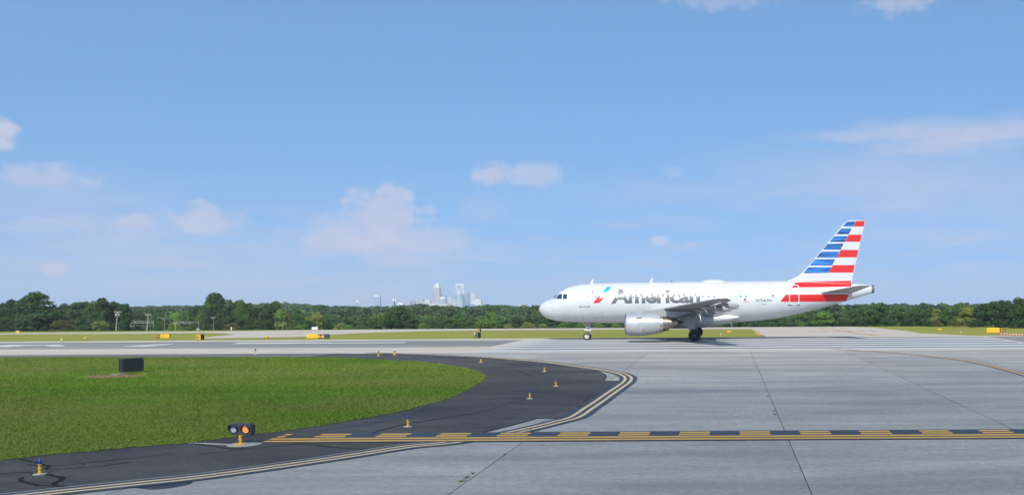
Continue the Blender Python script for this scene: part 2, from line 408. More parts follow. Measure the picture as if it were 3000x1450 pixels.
def cracks(pts, w):
    bm = bmesh.new()
    for q in crack(pts, w):
        vs = [bm.verts.new((x, y, G(y) + .0345)) for x, y in q]
        f = bm.faces.new(vs)
        if f.normal.z < 0: f.normal_flip()
    bmesh.ops.recalc_face_normals(bm, faces=bm.faces[:])
    return from_bm('crack_seal', bm, M['crack'], asph)
for pts, w in (
    ([(60,1347),(80,1352),(112,1360),(140,1367),(142,1372),(129,1373),(141,1378)], .06), ([(81,1363),(140,1367.5),(200,1364),(388,1344),(500,1332)], .05),
    ([(141,1378),(250,1372),(388,1356)], .05), ([(-20,1394),(60,1386),(95,1388),(112,1392)], .045), ([(137,1393),(170,1399),(184,1403),(180,1409),(164,1416),(163,1424),(180,1428),(195,1432)], .10),
    ([(64,1401),(60,1408),(75,1416),(95,1421),(118,1425),(147,1426)], .085), ([(111,1418),(140,1418),(158,1421)], .045),
    ([(560,1301),(640,1312),(716,1317),(860,1303),(900,1299)], .06), ([(565,1299),(700,1299),(760,1297)], .035), ([(860,1304),(930,1307),(1010,1316),(1085,1318)], .06),
    ([(590,1331),(720,1318)], .045), ([(1060,1238),(1195,1240),(1240,1239)], .035), ([(1083,1273),(1180,1246),(1290,1228),(1383,1214)], .07), ([(1205,1252),(1304,1255)], .035), ([(1383,1214),(1440,1200),(1540,1170)], .03),
    ([(1290,1175),(1450,1171),(1560,1168),(1690,1167)], .03), ([(1470,1226),(1560,1226.5),(1640,1227)], .05), ([(1600,1191),(1660,1189),(1700,1188),(1692,1194)], .05), ([(1690,1167),(1722,1167),(1714,1175),(1735,1177)], .05),
    ([(1425,1122),(1480,1120),(1600,1118),(1770,1116.5)], .03), ([(1490,1083),(1520,1087),(1555,1103)], .06), ([(1430,1058),(1480,1055),(1390,1064),(1290,1070)], .04), ([(1110,1046),(1240,1051)], .05), ([(390,1048),(520,1037)], .06), ([(700,1041),(850,1041),(815,1047)], .05)):
    cracks(pts, w)
for pts in ([(1745,1084.5),(1770,1096.5),(1775.6,1106),(1772.5,1116),(1819,1116.6)], [(1788,1136),(1737,1170.5),(1699,1197),(1664,1217)], [(1574,1227),(1485,1251.7),(1407,1270.5)]): cracks(pts, .05)
# puddle and damp patch
for pts in ([(330,1426),(420,1411),(520,1403),(582,1397.5),(640,1389),(590,1394),(480,1401),(400,1409)], [(380,1429),(450,1421),(520,1412),(560,1411),(555,1420),(500,1431),(430,1437)], [(940,1262),(1040,1248),(1130,1228),(1190,1209),(1235,1192),(1243,1193),(1200,1213),(1140,1233),(1050,1252)]):
    sheet('damp_patch', smooth_path(W(*pts), 4)[:-1], .0335 if pts[0][0] != 380 else .024, M['wet'], asph)

# double yellow edge line with its black ground
EDGE = [(1080,1034.2),(1194,1037),(1388,1045.4),(1500,1053),(1600,1062),(1680,1072.6),(1744.5,1081.8),(1800.7,1091),(1828,1099),(1841,1108.5),(1834.5,1121),(1816.8,1134),(1784.7,1156),(1752.6,1179),(1720,1200.5),(1702.8,1213),(1677,1226.5),(1632,1238),(1600,1246.5),(1504.7,1268),(1330,1297),(1194,1311),(1000,1341.5),(776,1374.5),(582,1400.5),(388,1421),(194,1441.5),(116,1450),(-150,1479),(-500,1524)]
ep = smooth_path(W(*EDGE), 5)
ed = strip('edge_line_ground', ep, -.46, .46, .0355, M['blackpaint'], taxi)
strip('edge_line', ep, -.24, -.085, .038, M['tanpaint'], taxi); strip('edge_line', ep, .085, .24, .038, M['tanpaint'], taxi)
strip('edge_line', smooth_path(W(*EDGE[18:]), 5), -.53, -.49, .038, M['whiteline'], taxi)
# hold line
sheet('hold_line_ground', [(-12.6,26.35),(60,26.35),(60,28.2),(-12.6,28.2)], .0395, M['blackpaint'], taxi)
for y0, y1 in ((26.49,26.74),(26.93,27.19)): sheet('hold_line', [(-13.95,y0),(60,y0),(60,y1),(-13.95,y1)], .043, M['yellow'], taxi)
for k in range(-8, 9):
    for y0, y1 in ((27.37,27.62),(27.78,28.04)):
        x = .36 + 1.88*k
        if x > -14.7: sheet('hold_dash', [(max(x,-13.95),y0),(x+.95,y0),(x+.95,y1),(max(x,-13.95),y1)], .043, M['yellow'], taxi)
# lead-off line on the right
lp = smooth_path(W((2440,1023.5),(2481,1025.8),(2582,1031.5),(2699,1042),(2815,1055.7),(2893,1071),(3000,1099),(3160,1152)), 6)
strip('lead_line_ground', lp, -.26, .26, .0355, M['blackpaint'], taxi); strip('lead_line', lp, -.15, .15, .038, M['orangepaint'], taxi)

# far taxiways beyond the runway
far = sheet('far_taxiway', W((-700,983),(0,979.6),(300,977.6),(500,976.4),(600,975.2),(650,976.5),(693,979.6),(650,983),(593,989),(560,992.2),(733,990),(849,987.7),(896,986.3),(966,980.9),(1040,976.6),(1100,974),(1233,970.2),(1396,968),(1600,966.4),(1900,965),(2204,964),
        (2222,974),(2240,985),(2252,989),(2560,988),(2800,986.5),(3000,985.5),(3300,984.5),(3300,984),(3000,984.3),(2843,983),(2735,978),(2653,969),(2561,959.4),(2480,957),(2300,957.2),(1600,961.7),(1233,963.8),(1000,966),(733,969),(500,972),(300,973.6),(0,976.4),(-700,980)), .03, M['farpave'])
tag(far, kind='structure')
strip('taxi_line', W((2400,960),(2440,965),(2490,972.5),(2540,979),(2570,983.2)), -.7, .7, .05, M['orangepaint'], far)
strip('taxi_line', W((2204,964.5),(2215,970),(2232,983)), -.5, .5, .05, M['orangepaint'], far)
for k in range(6):
    x = 2366 + k*36
    sheet('taxi_dash', W((x,972.6 - k*.5),(x+26,972-k*.5),(x+26,971-k*.5),(x,971.4-k*.5)), .052, M['redpaint'], far)
for pts in ([(600,975.9),(650,977.3),(690,980)], [(860,973.7),(885,976.5),(850,979),(790,981.5)]): strip('taxi_line', W(*pts), -.25, .25, .05, M['orangepaint'], far)

# infield lawn
lawn = sheet('infield_lawn', [Vector((p.x + random.gauss(0,.05), p.y + random.gauss(0,.06))) for p in smooth_path(grass_w, 9)], .045, M['turf']); tag(lawn, kind='structure')
sheet('bare_clay', smooth_path(W((258,1102),(300,1098),(345,1097),(395,1100),(430,1103),(395,1108),(340,1111),(290,1114),(255,1110),(258,1102)), 4)[:-1], .05, M['dirt'], lawn)
def lawn_blades():
    poly = grass_w; n = 720000
    # sample evenly over the lawn, denser near the camera
    xs_ = [p.x for p in poly]; x0, x1 = -62, max(xs_); y0, y1 = min(p.y for p in poly), max(p.y for p in poly)
    t = RNG.random(n); ymin = 20.5
    Y = ymin * (y1 / ymin) ** t
    X = x0 + (x1 - x0) * RNG.random(n)
    px_ = X / Y * F + PX
    ok = (px_ > -80); Xj = X + .16*np.sin(Y*3.1)*np.sin(X*2.3) + RNG.normal(0, .10, n); Yj = Y + .14*np.sin(X*2.7) + RNG.normal(0, .10, n)
    P = np.array([(p.x, p.y) for p in poly]); c = np.zeros(n, bool)
    for i in range(len(P)):
        a, b = P[i], P[i-1]
        if a[1] == b[1]: continue
        cond = ((a[1] > Yj) != (b[1] > Yj)) & (Xj < (b[0]-a[0])*(Yj-a[1])/(b[1]-a[1]) + a[0]); c ^= cond
    cl = gp(330, 1105); rr = ((X - cl.x)/2.6)**2 + ((Y - cl.y)/1.5)**2; ok &= (rr > 1.0) | (RNG.random(n) < np.clip(rr, .12, 1)**2)
    X, Y = X[ok & c], Y[ok & c]; n = len(X)
    patch = .5 + .5*np.sin(X*.37 + 1.3*np.sin(Y*.21)) * np.sin(Y*.29 + X*.11)
    h = (.022 + .042*RNG.random(n)) * (.7 + .5*patch) * (1 + .25*(Y > 40)); w = .010 + .00034*Y
    a = RNG.random(n)*6.2832; lean = RNG.normal(0, .035, (n, 2))
    Z = .01*Y + .047 - .001
    Z = np.interp(Y, [p[0] for p in PROF], [p[1] for p in PROF]) + .044
    v = np.empty((n, 3, 3), np.float32)
    v[:,0] = np.stack([X - np.cos(a)*w, Y - np.sin(a)*w, Z], 1); v[:,1] = np.stack([X + np.cos(a)*w, Y + np.sin(a)*w, Z], 1)
    v[:,2] = np.stack([X + lean[:,0], Y + lean[:,1], Z + h], 1)
    me = bpy.data.meshes.new('lawn_grass'); me.vertices.add(n*3); me.vertices.foreach_set('co', v.ravel())
    me.loops.add(n*3); me.loops.foreach_set('vertex_index', np.arange(n*3, dtype=np.int32))
    me.polygons.add(n); me.polygons.foreach_set('loop_start', np.arange(0, n*3, 3, dtype=np.int32))
    me.update(); me.validate()
    o = link('lawn_grass', me, M['blade']); tag(o, 'short mown green grass covering the infield lawn', 'grass', kind='stuff')
lawn_blades()

# ---------------------------------------------------------------- airliner
D0 = 90.3
XN = ray(1578.7, 905.7)[0] * D0                      # world x of the nose
def ac(px, py, dy=0.0):
    a, b = ray(px, py); D = D0 + dy
    return a * D - XN, CAMZ + b * D - .903 - .01 * dy    # local x from the nose, local z above the ground
M['paint'] = mat('airliner_white', (.545,.555,.565), (.505,.515,.525), .6, .34, coat=.25, coord='obj', spec=.5)
M['silver'] = mat('silver_wing', (.36,.365,.37), (.31,.315,.32), .8, .42, metal=.2, coord='obj')
M['greywing'] = mat('grey_underside', (.28,.285,.29), (.235,.24,.245), .9, .5, coord='obj')
M['nacelle'] = mat('nacelle_paint', (.44,.445,.45), (.38,.385,.39), .9, .36, metal=.25, coat=.2, coord='obj', c3=(.34,.335,.325), scale3=.8)
M['metal'] = mat('bare_metal', (.56,.54,.50), (.40,.36,.31), 1.4, .3, metal=1, coord='obj', stretch=(1,.5,.5))
M['hotmetal'] = mat('heat_stained_metal', (.36,.31,.25), (.22,.19,.17), 1.8, .38, metal=1, coord='obj')
M['dark'] = mat('dark_metal', (.035,.036,.04), rough=.5)
M['strut'] = mat('gear_grey', (.30,.305,.31), (.21,.215,.22), 4, .5, coord='obj')
M['strutwhite'] = mat('gear_white', (.72,.72,.70), rough=.45)
M['tyre'] = mat('tyre_rubber', (.016,.016,.018), (.026,.026,.028), 7, .8, coord='obj')
M['rim'] = mat('wheel_rim', (.72,.71,.68), (.55,.54,.52), 9, .45, coord='obj')
M['rimdark'] = mat('dirty_rim', (.20,.195,.19), (.11,.11,.11), 12, .5, metal=.5, coord='obj')
M['glass'] = mat('cockpit_glass', (.012,.028,.045), rough=.06, spec=.8, coat=1)
M['pane'] = mat('cabin_pane', (.20,.26,.36), rough=.2, coat=.6)
M['shade'] = mat('window_blind', (.46,.48,.52), rough=.4)
M['red'] = mat('livery_red', (.60,.012,.010), (.52,.009,.008), .9, .38, coat=.15, coord='obj', stretch=(.5,.5,3))
M['blue'] = mat('livery_blue', (.006,.024,.10), (.022,.19,.55), .9, .35, coat=.15, coord='obj', stretch=(.3,.3,5.0), lo=.40, hi=.58)
M['cyan'] = mat('livery_light_blue', (.04,.42,.80), (.02,.30,.70), 1.5, .3, coat=.3, coord='obj')
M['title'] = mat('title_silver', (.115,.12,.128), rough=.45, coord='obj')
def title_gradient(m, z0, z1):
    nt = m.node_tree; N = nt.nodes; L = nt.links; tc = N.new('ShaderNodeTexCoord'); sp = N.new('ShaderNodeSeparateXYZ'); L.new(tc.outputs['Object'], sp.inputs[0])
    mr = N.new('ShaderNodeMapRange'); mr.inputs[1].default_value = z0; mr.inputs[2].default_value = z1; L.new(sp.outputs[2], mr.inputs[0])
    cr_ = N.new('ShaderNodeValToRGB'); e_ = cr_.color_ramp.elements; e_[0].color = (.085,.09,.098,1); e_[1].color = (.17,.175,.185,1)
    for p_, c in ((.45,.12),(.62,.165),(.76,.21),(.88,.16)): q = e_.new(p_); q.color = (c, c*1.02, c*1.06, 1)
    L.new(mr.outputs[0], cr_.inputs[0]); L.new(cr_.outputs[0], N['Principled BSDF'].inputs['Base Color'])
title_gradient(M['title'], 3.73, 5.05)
M['ink'] = mat('lettering_grey', (.07,.075,.085), rough=.4)
M['scuff'] = mat('door_sill_metal', (.34,.35,.36), rough=.4, metal=.7)
M['flagred'] = mat('flag_red', (.62,.14,.14), rough=.4); M['flagblue'] = mat('flag_blue', (.05,.09,.30), rough=.4)

air = empty('airliner', (XN, D0, .903), (math.atan(.01), 0, 0))
tag(air, 'white twin-engine airliner with grey title lettering and striped tail standing on the runway', 'airplane')
TOP = [(1579,905),(1580.5,899.5),(1585.7,890.9),(1593,885.6),(1603,880.5),(1612,876.8),(1618,874.5),(1627,867.6),(1635.7,860.6),(1648.7,849.8),(1666,841),(1692,834.3),(1729,830.4),(1779,828.3),(1909.6,826.4),(2040,825),(2160,823.8),(2299.5,822.4),(2400,826),(2494,830.5),(2553,835),(2560,838.5)]
BOT = [(1579,906.4),(1581,912.6),(1590,923.5),(1605,932.6),(1631,939.4),(1670,943.3),(1714,945.4),(1833.5,946),(2136.5,944),(2183,942.6),(2229.6,938.6),(2276,932.4),(2322.8,923),(2369,911.6),(2416,900),(2462.6,887.3),(2509,872.8),(2555.7,859),(2560,856)]
tp = sorted(ac(*p) for p in TOP); bp = sorted(ac(*p) for p in BOT)
WID = [(0,.04),(.08,.22),(.3,.55),(.8,.95),(1.5,1.30),(2.5,1.62),(3.5,1.80),(5,1.93),(6.5,1.975),(22,1.975),(24,1.90),(26,1.68),(28,1.36),(30,.98),(32,.62),(34.2,.30)]
def ip(t, x): return float(np.interp(x, [a for a, _ in t], [b for _, b in t]))
def fsec(x):
    t, b = ip(tp, x), ip(bp, x); return (t+b)/2, max((t-b)/2, .02), ip(WID, x)
def yfus(x, z, off=.006):
    zc, rz, ry = fsec(x); k = max(-.995, min(.995, (z - zc)/rz))
    return -ry*math.sqrt(1-k*k) - off
def fpt(px, py):
    dy = -1.7
    for _ in range(5):
        x, z = ac(px, py, dy); dy = yfus(x, z)
    return x, z
LEN = tp[-1][0]
fx = [0,.03,.08,.16,.28,.42,.6,.8,1.0,1.2,1.4,1.6,1.8,2.0,2.2,2.45,2.7,3.0,3.4,3.8,4.3,5,5.8,6.6,8,10,12,14,16,18,20,21.5,22.5,23.5,24.5,25.5,26.5,27.5,28.5,29.5,30.5,31.5,32.5,33.3,LEN-.28]
fus = xloft('fuselage', [(x, 0, fsec(x)[0], fsec(x)[2], fsec(x)[1]) for x in fx], M['paint'], air, n=64)
zc, rz, ry = fsec(LEN-.28)
apu = xloft('tail_exhaust', [(LEN-.279,0,zc,ry,rz),(LEN-.05,0,zc+.02,ry*.92,rz*.95),(LEN,0,zc+.02,ry*.85,rz*.88),(LEN-.1,0,zc+.02,ry*.7,rz*.75)], M['rimdark'], air, n=32)

def decal(name, poly, m, yf, parent, sx=0, sz=.16, conv=None):
    """flat outline (x, z) laid onto a surface y = yf(x, z)"""
    bm = bmesh.new(); f = bm.faces.new([bm.verts.new((x, 0, z)) for x, z in poly]); bmesh.ops.triangulate(bm, faces=[f])
    return drape(name, bm, m, yf, parent, sx, sz)
def drape(name, bm, m, yf, parent, sx=0, sz=.16):
    for ax, st in ((0, sx), (2, sz)):
        if not st: continue
        lo = min(v.co[ax] for v in bm.verts); hi = max(v.co[ax] for v in bm.verts); k = lo + st
        while k < hi - 1e-4:
            co = [0,0,0]; co[ax] = k; no = [0,0,0]; no[ax] = 1
            bmesh.ops.bisect_plane(bm, geom=bm.verts[:]+bm.edges[:]+bm.faces[:], plane_co=co, plane_no=no); k += st
    for v in bm.verts: v.co.y = yf(v.co.x, v.co.z)
    for q in bm.faces:
        q.normal_update()
        if q.normal.y > 0: q.normal_flip()
    return from_bm(name, bm, m, parent, True)
def FP(*pts): return [fpt(*p) for p in pts]
Z1 = lambda x, y: (1540 + x/4.6, 780 + y/4.6)             # enlarged views used for measuring
Z2 = lambda x, y: (2020 + x/4.2933, 780 + y/4.2933)
Z3 = lambda x, y: (2240 + x/3.661, 620 + y/3.661)
def rrect(cx, cz, w, h, r, n=4):
    out = []
    for sx_, sz_, a0 in ((1,1,0),(-1,1,90),(-1,-1,180),(1,-1,270)):
        for k in range(n+1):
            a = R(a0 + 90*k/n); out.append((cx + sx_*(w/2-r) + r*math.cos(a), cz + sz_*(h/2-r) + r*math.sin(a)))
    return out
def text_bm(body, x0, x1, z0, z1, bold=0.0, space=1.0, capchar='A'):
    """lettering as a flat mesh fitted between x0..x1 with the cap height z0..z1"""
    cu = bpy.data.curves.new('lettering', 'FONT'); cu.body = body; cu.offset = bold; cu.space_character = space; cu.resolution_u = 3
    to = bpy.data.objects.new('lettering', cu); C.objects.link(to)
    dg = bpy.context.evaluated_depsgraph_get(); me = bpy.data.meshes.new_from_object(to.evaluated_get(dg))
    C.objects.unlink(to); bpy.data.objects.remove(to); bpy.data.curves.remove(cu)
    bm = bmesh.new(); bm.from_mesh(me); bpy.data.meshes.remove(me)
    lx = min(v.co.x for v in bm.verts); hx = max(v.co.x for v in bm.verts); cap = .70 + 2*bold*0
    for v in bm.verts:
        x, y = v.co.x, v.co.y
        v.co = (x0 + (x-lx)/(hx-lx)*(x1-x0), 0, z0 + y/cap*(z1-z0))
    bmesh.ops.triangulate(bm, faces=bm.faces[:])
    return bm
# cockpit windows
for q in ([(357,437),(372,415),(390,392),(443,371),(424,400),(396,437)], [(411,432),(430,404),(452,377),(491,372),(489,436),(420,437)], [(504,437),(510,373),(545,373),(557,384),(558,437)]):
    decal('cockpit_window', FP(*[Z1(*p) for p in q]), M['glass'], lambda x, z: yfus(x, z, .012), fus, .12, .12)
# cabin windows
for k in range(34):
    px = 1745.5 + k*15.72
    if k in (24,): continue
    x, z = fpt(px, 868.0 - (px-1745)*.0048)
    op = k in (0,5,7,8,11,14,17,18,19,20,21,22,26,27,28,33)
    decal('cabin_window', rrect(x, z, .25, .36, .11), M['pane' if op else 'shade'], lambda x, z: yfus(x, z, .014), fus, 0, .12)
# doors
def frame_decal(name, outer, w, m, parent):
    bm = bmesh.new(); n = len(outer); cx = sum(p[0] for p in outer)/n; cz = sum(p[1] for p in outer)/n
    hx = max(abs(p[0]-cx) for p in outer); hz = max(abs(p[1]-cz) for p in outer)
    a = [bm.verts.new((x,0,z)) for x, z in outer]; b = [bm.verts.new((cx+(x-cx)*(1-w/hx),0,cz+(z-cz)*(1-w/hz))) for x, z in outer]
    for i in range(n): bm.faces.new((a[i], a[(i+1)%n], b[(i+1)%n], b[i]))
    return drape(name, bm, m, lambda x, z: yfus(x, z, .016), parent, 0, .12)
M['doorline'] = mat('door_outline', (.55,.56,.57), rough=.4); M['doordark'] = mat('door_outline_dark', (.10,.10,.11), rough=.4); M['doorwhite'] = mat('door_outline_white', (.82,.82,.82), rough=.3)
x0, z0 = fpt(*Z1(738,545)); x1, z1 = fpt(*Z1(858,330))
fd = frame_decal('front_door', rrect((x0+x1)/2, (z0+z1)/2, x1-x0, z1-z0, .14), .035, M['shade'], fus)
x0, z0 = fpt(*Z1(720,552)); x1, z1 = fpt(*Z1(872,536)); decal('door_sill', rrect((x0+x1)/2, (z0+z1)/2, x1-x0, .12, .05), M['scuff'], lambda x, z: yfus(x, z, .02), fd, 0, .1)
x0, z0 = fpt(*Z1(812,400)); decal('door_porthole', rrect(x0+.28, z0, .13, .16, .06), M['ink'], lambda x, z: yfus(x, z, .02), fd)
x0, z0 = fpt(*Z2(1255,480)); x1, z1 = fpt(*Z2(1372,232))
rd = frame_decal('rear_door', rrect((x0+x1)/2, (z0+z1)/2, x1-x0, z1-z0, .18), .05, M['doorwhite'], fus)
frame_decal('door_seam', rrect((x0+x1)/2, (z0+z1)/2, x1-x0+.04, z1-z0+.04, .2), .02, M['scuff'], rd)
a, b = fpt(*Z2(1238,488)); c_, d_ = fpt(*Z2(1388,488)); decal('door_sill', rrect((a+c_)/2, b, c_-a, .1, .04), M['doordark'], lambda x, z: yfus(x, z, .02), rd, 0, .1)
# title, registration, fleet number, flag, emblem
def put_text(name, body, p0, p1, m, bold=0., space=1., parent=fus):
    x0, z0 = fpt(*p0); x1, z1 = fpt(*p1)
    return drape(name, text_bm(body, x0, x1, z0, z1, bold, space), m, lambda x, z: yfus(x, z, .010), parent, 0, .1)
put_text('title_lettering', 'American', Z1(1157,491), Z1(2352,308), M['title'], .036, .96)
put_text('registration', 'N754UW', Z2(836,446), Z2(1038,410), M['ink'], .012)
put_text('fleet_number', '754', Z2(915,487), Z2(958,468), M['ink'], .004)
decal('emblem_red', FP(*[Z1(*p) for p in ((908,495),(960,430),(985,392),(1002,382),(1030,385),(1047,402),(1042,430),(1020,468),(992,490),(960,495))]), M['red'], lambda x, z: yfus(x, z, .010), fus, 0, .12)
decal('emblem_blue', FP(*[Z1(*p) for p in ((1033,349),(1085,285),(1102,275),(1160,275),(1112,335),(1090,349))]), M['cyan'], lambda x, z: yfus(x, z, .010), fus, 0, .12)
a, b = fpt(*Z2(683,450)); c_, d_ = fpt(*Z2(755,406))
for k in range(7):
    h = (d_-b)/7; bl = k >= 3
    decal('flag_stripe', [(a if not bl else a+(c_-a)*.4, b+h*k), (c_, b+h*k), (c_, b+h*(k+1)), (a if not bl else a+(c_-a)*.4, b+h*(k+1))], M['flagred' if k % 2 == 0 else 'doorwhite'], lambda x, z: yfus(x, z, .011), fus)
decal('flag_canton', [(a, b+(d_-b)*3/7), (a+(c_-a)*.4, b+(d_-b)*3/7), (a+(c_-a)*.4, d_), (a, d_)], M['flagblue'], lambda x, z: yfus(x, z, .011), fus)
x, z = fpt(*Z1(903,349)); decal('star_emblem', rrect(x, z, .16, .13, .04), M['flagblue'], lambda x, z: yfus(x, z, .011), fus)
M['faintred'] = mat('faded_red_print', (.62,.42,.40), rough=.4)
x, z = fpt(*Z1(372,582)); frame_decal('radome_placard', rrect(x, z, .36, .40, .03), .012, M['faintred'], fus); frame_decal('radome_placard', rrect(x, z+.03, .2, .2, .09), .02, M['faintred'], fus)
for q, m_ in (((1028,622),'ink'), ((942,693),'ink'), ((1160,505),'ink'), ((1088,485),'scuff'), ((540,660),'scuff'), ((680,695),'scuff')):
    x, z = fpt(*Z1(*q)); decal('static_port', rrect(x, z, .11, .08, .035), M[m_], lambda x, z: yfus(x, z, .011), fus)
x, z = fpt(*Z1(1028,690)); frame_decal('service_panel', rrect(x, z, .46, .26, .04), .02, M['scuff'], fus)
# red bands on the rear fuselage
def band(zlo_px, zhi_px, name='red_band'):
    pass
RX = 2493.5
decal('red_band', FP(Z2(1338,200),Z2(1284,266),(2400,841),(2493,839.6),(2494.5,831.2),(2440,829),(2400,827.3),(2360,825.8)), M['red'], lambda x, z: yfus(x, z, .010), fus, .5, .05)
decal('red_band', FP(Z2(1210,355),Z2(1140,444),(2400,883.3),(2440,882.6),(2478,881.6),(2487.7,862)), M['red'], lambda x, z: yfus(x, z, .010), fus, .5, .12)
decal('white_band', FP(Z2(1138,447),Z2(1096,494),Z2(1240,497),(2360,894.5),(2420,891),(2452,886),(2440,883.4)), M['paint'], lambda x, z: yfus(x, z, .009), fus, .5, .12)
# belly fairing
def bf(px, py): return ac(px, py, -1.9)
fair = [(9.4,.5,2.35,.25),(9.8,1.2,2.2,.55),(10.5,1.78,2.12,.80),(11.4,2.06,2.09,.92),(13,2.16,2.08,.96),(15.5,2.16,2.06,.96),(17,2.14,2.1,.90),(18,2.08,2.13,.80),(19,1.96,2.16,.64),(19.7,1.82,2.2,.45),(20.1,1.72,2.22,.28),(20.35,1.62,2.23,.1)]
belly = xloft('belly_fairing', [(x, 0, z, w, h) for x, w, z, h in fair], M['paint'], air, n=48)
# fin with its stripes
FLE = [(2302.8,822.8),(2312,820.9),(2322,818),(2338,808.5),(2352,798),(2376.6,770),(2431,704.7),(2475,651.4),(2481.7,647.6)]
FTE = [(2493.5,832),(2510.4,753.8),(2525.4,688),(2534.6,646.3)]
le = sorted([ac(*p) for p in FLE], key=lambda q: q[1]); te = sorted([ac(*p) for p in FTE], key=lambda q: q[1])
def fle(z): return float(np.interp(z, [p[1] for p in le], [p[0] for p in le]))
def fte(z): return float(np.interp(z, [p[1] for p in te], [p[0] for p in te]))
def naca(t):                       # half thickness shape, 0..1
    return 2.6*(.2969*math.sqrt(max(t,0)) - .126*t - .3516*t*t + .2843*t**3 - .1036*t**4)*1.0
def fthick(z):
    zt = te[-1][1]; zb = te[0][1]; k = min(1, max(0, (z-zb)/(zt-zb))); return .30*(1-k) + .09*k
ZB, ZT = te[0][1]-.25, te[-1][1]
def yfin(x, z, off=.008):
    a, b = fle(max(z, le[0][1])), fte(z); t = min(1, max(0, (x-a)/max(b-a, .1)))
    return -fthick(z)*naca(t)*(1 if z > le[0][1] + .4 else .85) - off
fr = []
zz = list(np.linspace(ZB, le[0][1]+.9, 8)) + list(np.linspace(le[0][1]+1.1, ZT-.05, 12)) + [ZT]
for z in zz:
    a, b = fle(max(z, le[0][1])), fte(z); ts = [0,.01,.03,.07,.14,.25,.4,.6,.8,1.0]
    sc = 1.0 if z < ZT else .3
    fr.append([(a+(b-a)*t, yfin(a+(b-a)*t, z, 0)*sc, z) for t in ts] + [(a+(b-a)*t, -yfin(a+(b-a)*t, z, 0)*sc, z) for t in ts[::-1][1:-1]])
fin = rings('tail_fin', fr, M['paint'], air)
def A0(*pts): return [ac(*Z3(*p), -.15) for p in pts]
BL = [((890,104),(836,160),(950,160),(978,103)), ((820,180),(765,243),(903,243),(935,180)), ((746,262),(695,325),(862,325),(893,262)), ((677,343),(625,408),(815,408),(848,343)), ((610,428),(553,493),(775,493),(803,428)), ((541,510),(483,577),(723,577),(757,510)), ((470,595),(416,660),(688,655),(721,595))]
for q in BL: decal('blue_stripe', A0(*q), M['blue'], yfin, fin, .25, .12)
for q in (((982,100),(952,160),(1063,160),(1076,100)), ((903,247),(864,323),(1027,323),(1044,247)), ((817,410),(776,490),(989,490),(1007,410)), ((733,573),(691,653),(951,653),(968,573)), ((345,749),(318,776),(926,771),(930,740))):
    decal('red_stripe', A0(*q), M['red'], yfin, fin, .25, .12)
for y in (225, 505, 555, 690): 
    decal('rudder_patch', A0((1052-y*.19,y-12),(1048-y*.19,y+12),(1072-y*.19,y+12),(1076-y*.19,y-12)), M['shade'], lambda x, z: yfin(x, z, .012), fin)
# lifting surfaces
def foil(n=9):
    ts = [(1-math.cos(math.pi*k/n))/2 for k in range(n+1)]; return ts
def wing_rings(st, cut=1.0, lead=0.0, tc=None):
    rs = []; ts = [lead + (cut-lead)*t for t in foil()]
    for y, xl, xt, z, th in st:
        c = xt-xl; up = []; lo = []
        for t in ts:
            h = th*naca(t)*c/2; cam_ = .018*c*math.sin(math.pi*min(t,1)); tw = 0
            up.append((xl+c*t, y, z+cam_+h)); lo.append((xl+c*t, y, z+cam_*.6-h*.85))
        rs.append(up + lo[::-1][:-1] if lead == 0 else up + lo[::-1])
    return rs
def WST(y):        # station on the wing: leading edge, trailing edge, height, thickness ratio
    xl = 11.2 + (y-1.9)*.487
    xt = 17.55 + (y-1.9)*.02 if y < 6.4 else 17.64 + (y-6.4)*.222
    return (y, xl, xt, 2.84 + (y-1.9)*.088, .145 - .004*(y-1.9))
def side(sg, rs): return [[(x, sg*y, z) for x, y, z in r] for r in rs]
def flapped(st, cut, ang, back, drop):
    rs = []
    for y, xl, xt, z, th in st:
        c = xt-xl; x0 = xl + c*cut + back; cf = c*(1-cut)*1.12; pts = []
        for t, s in [(t, 1) for t in foil(7)] + [(t, -1) for t in foil(7)[::-1][1:-1]]:
            h = s*cf*.10*naca(t)*(1 if s > 0 else .7); xx, zz_ = cf*t, h
            a = -R(ang); pts.append((x0 + xx*math.cos(a) - zz_*math.sin(a), y, z + c*.012 - drop + xx*math.sin(a) + zz_*math.cos(a)))
        rs.append(pts)
    return rs
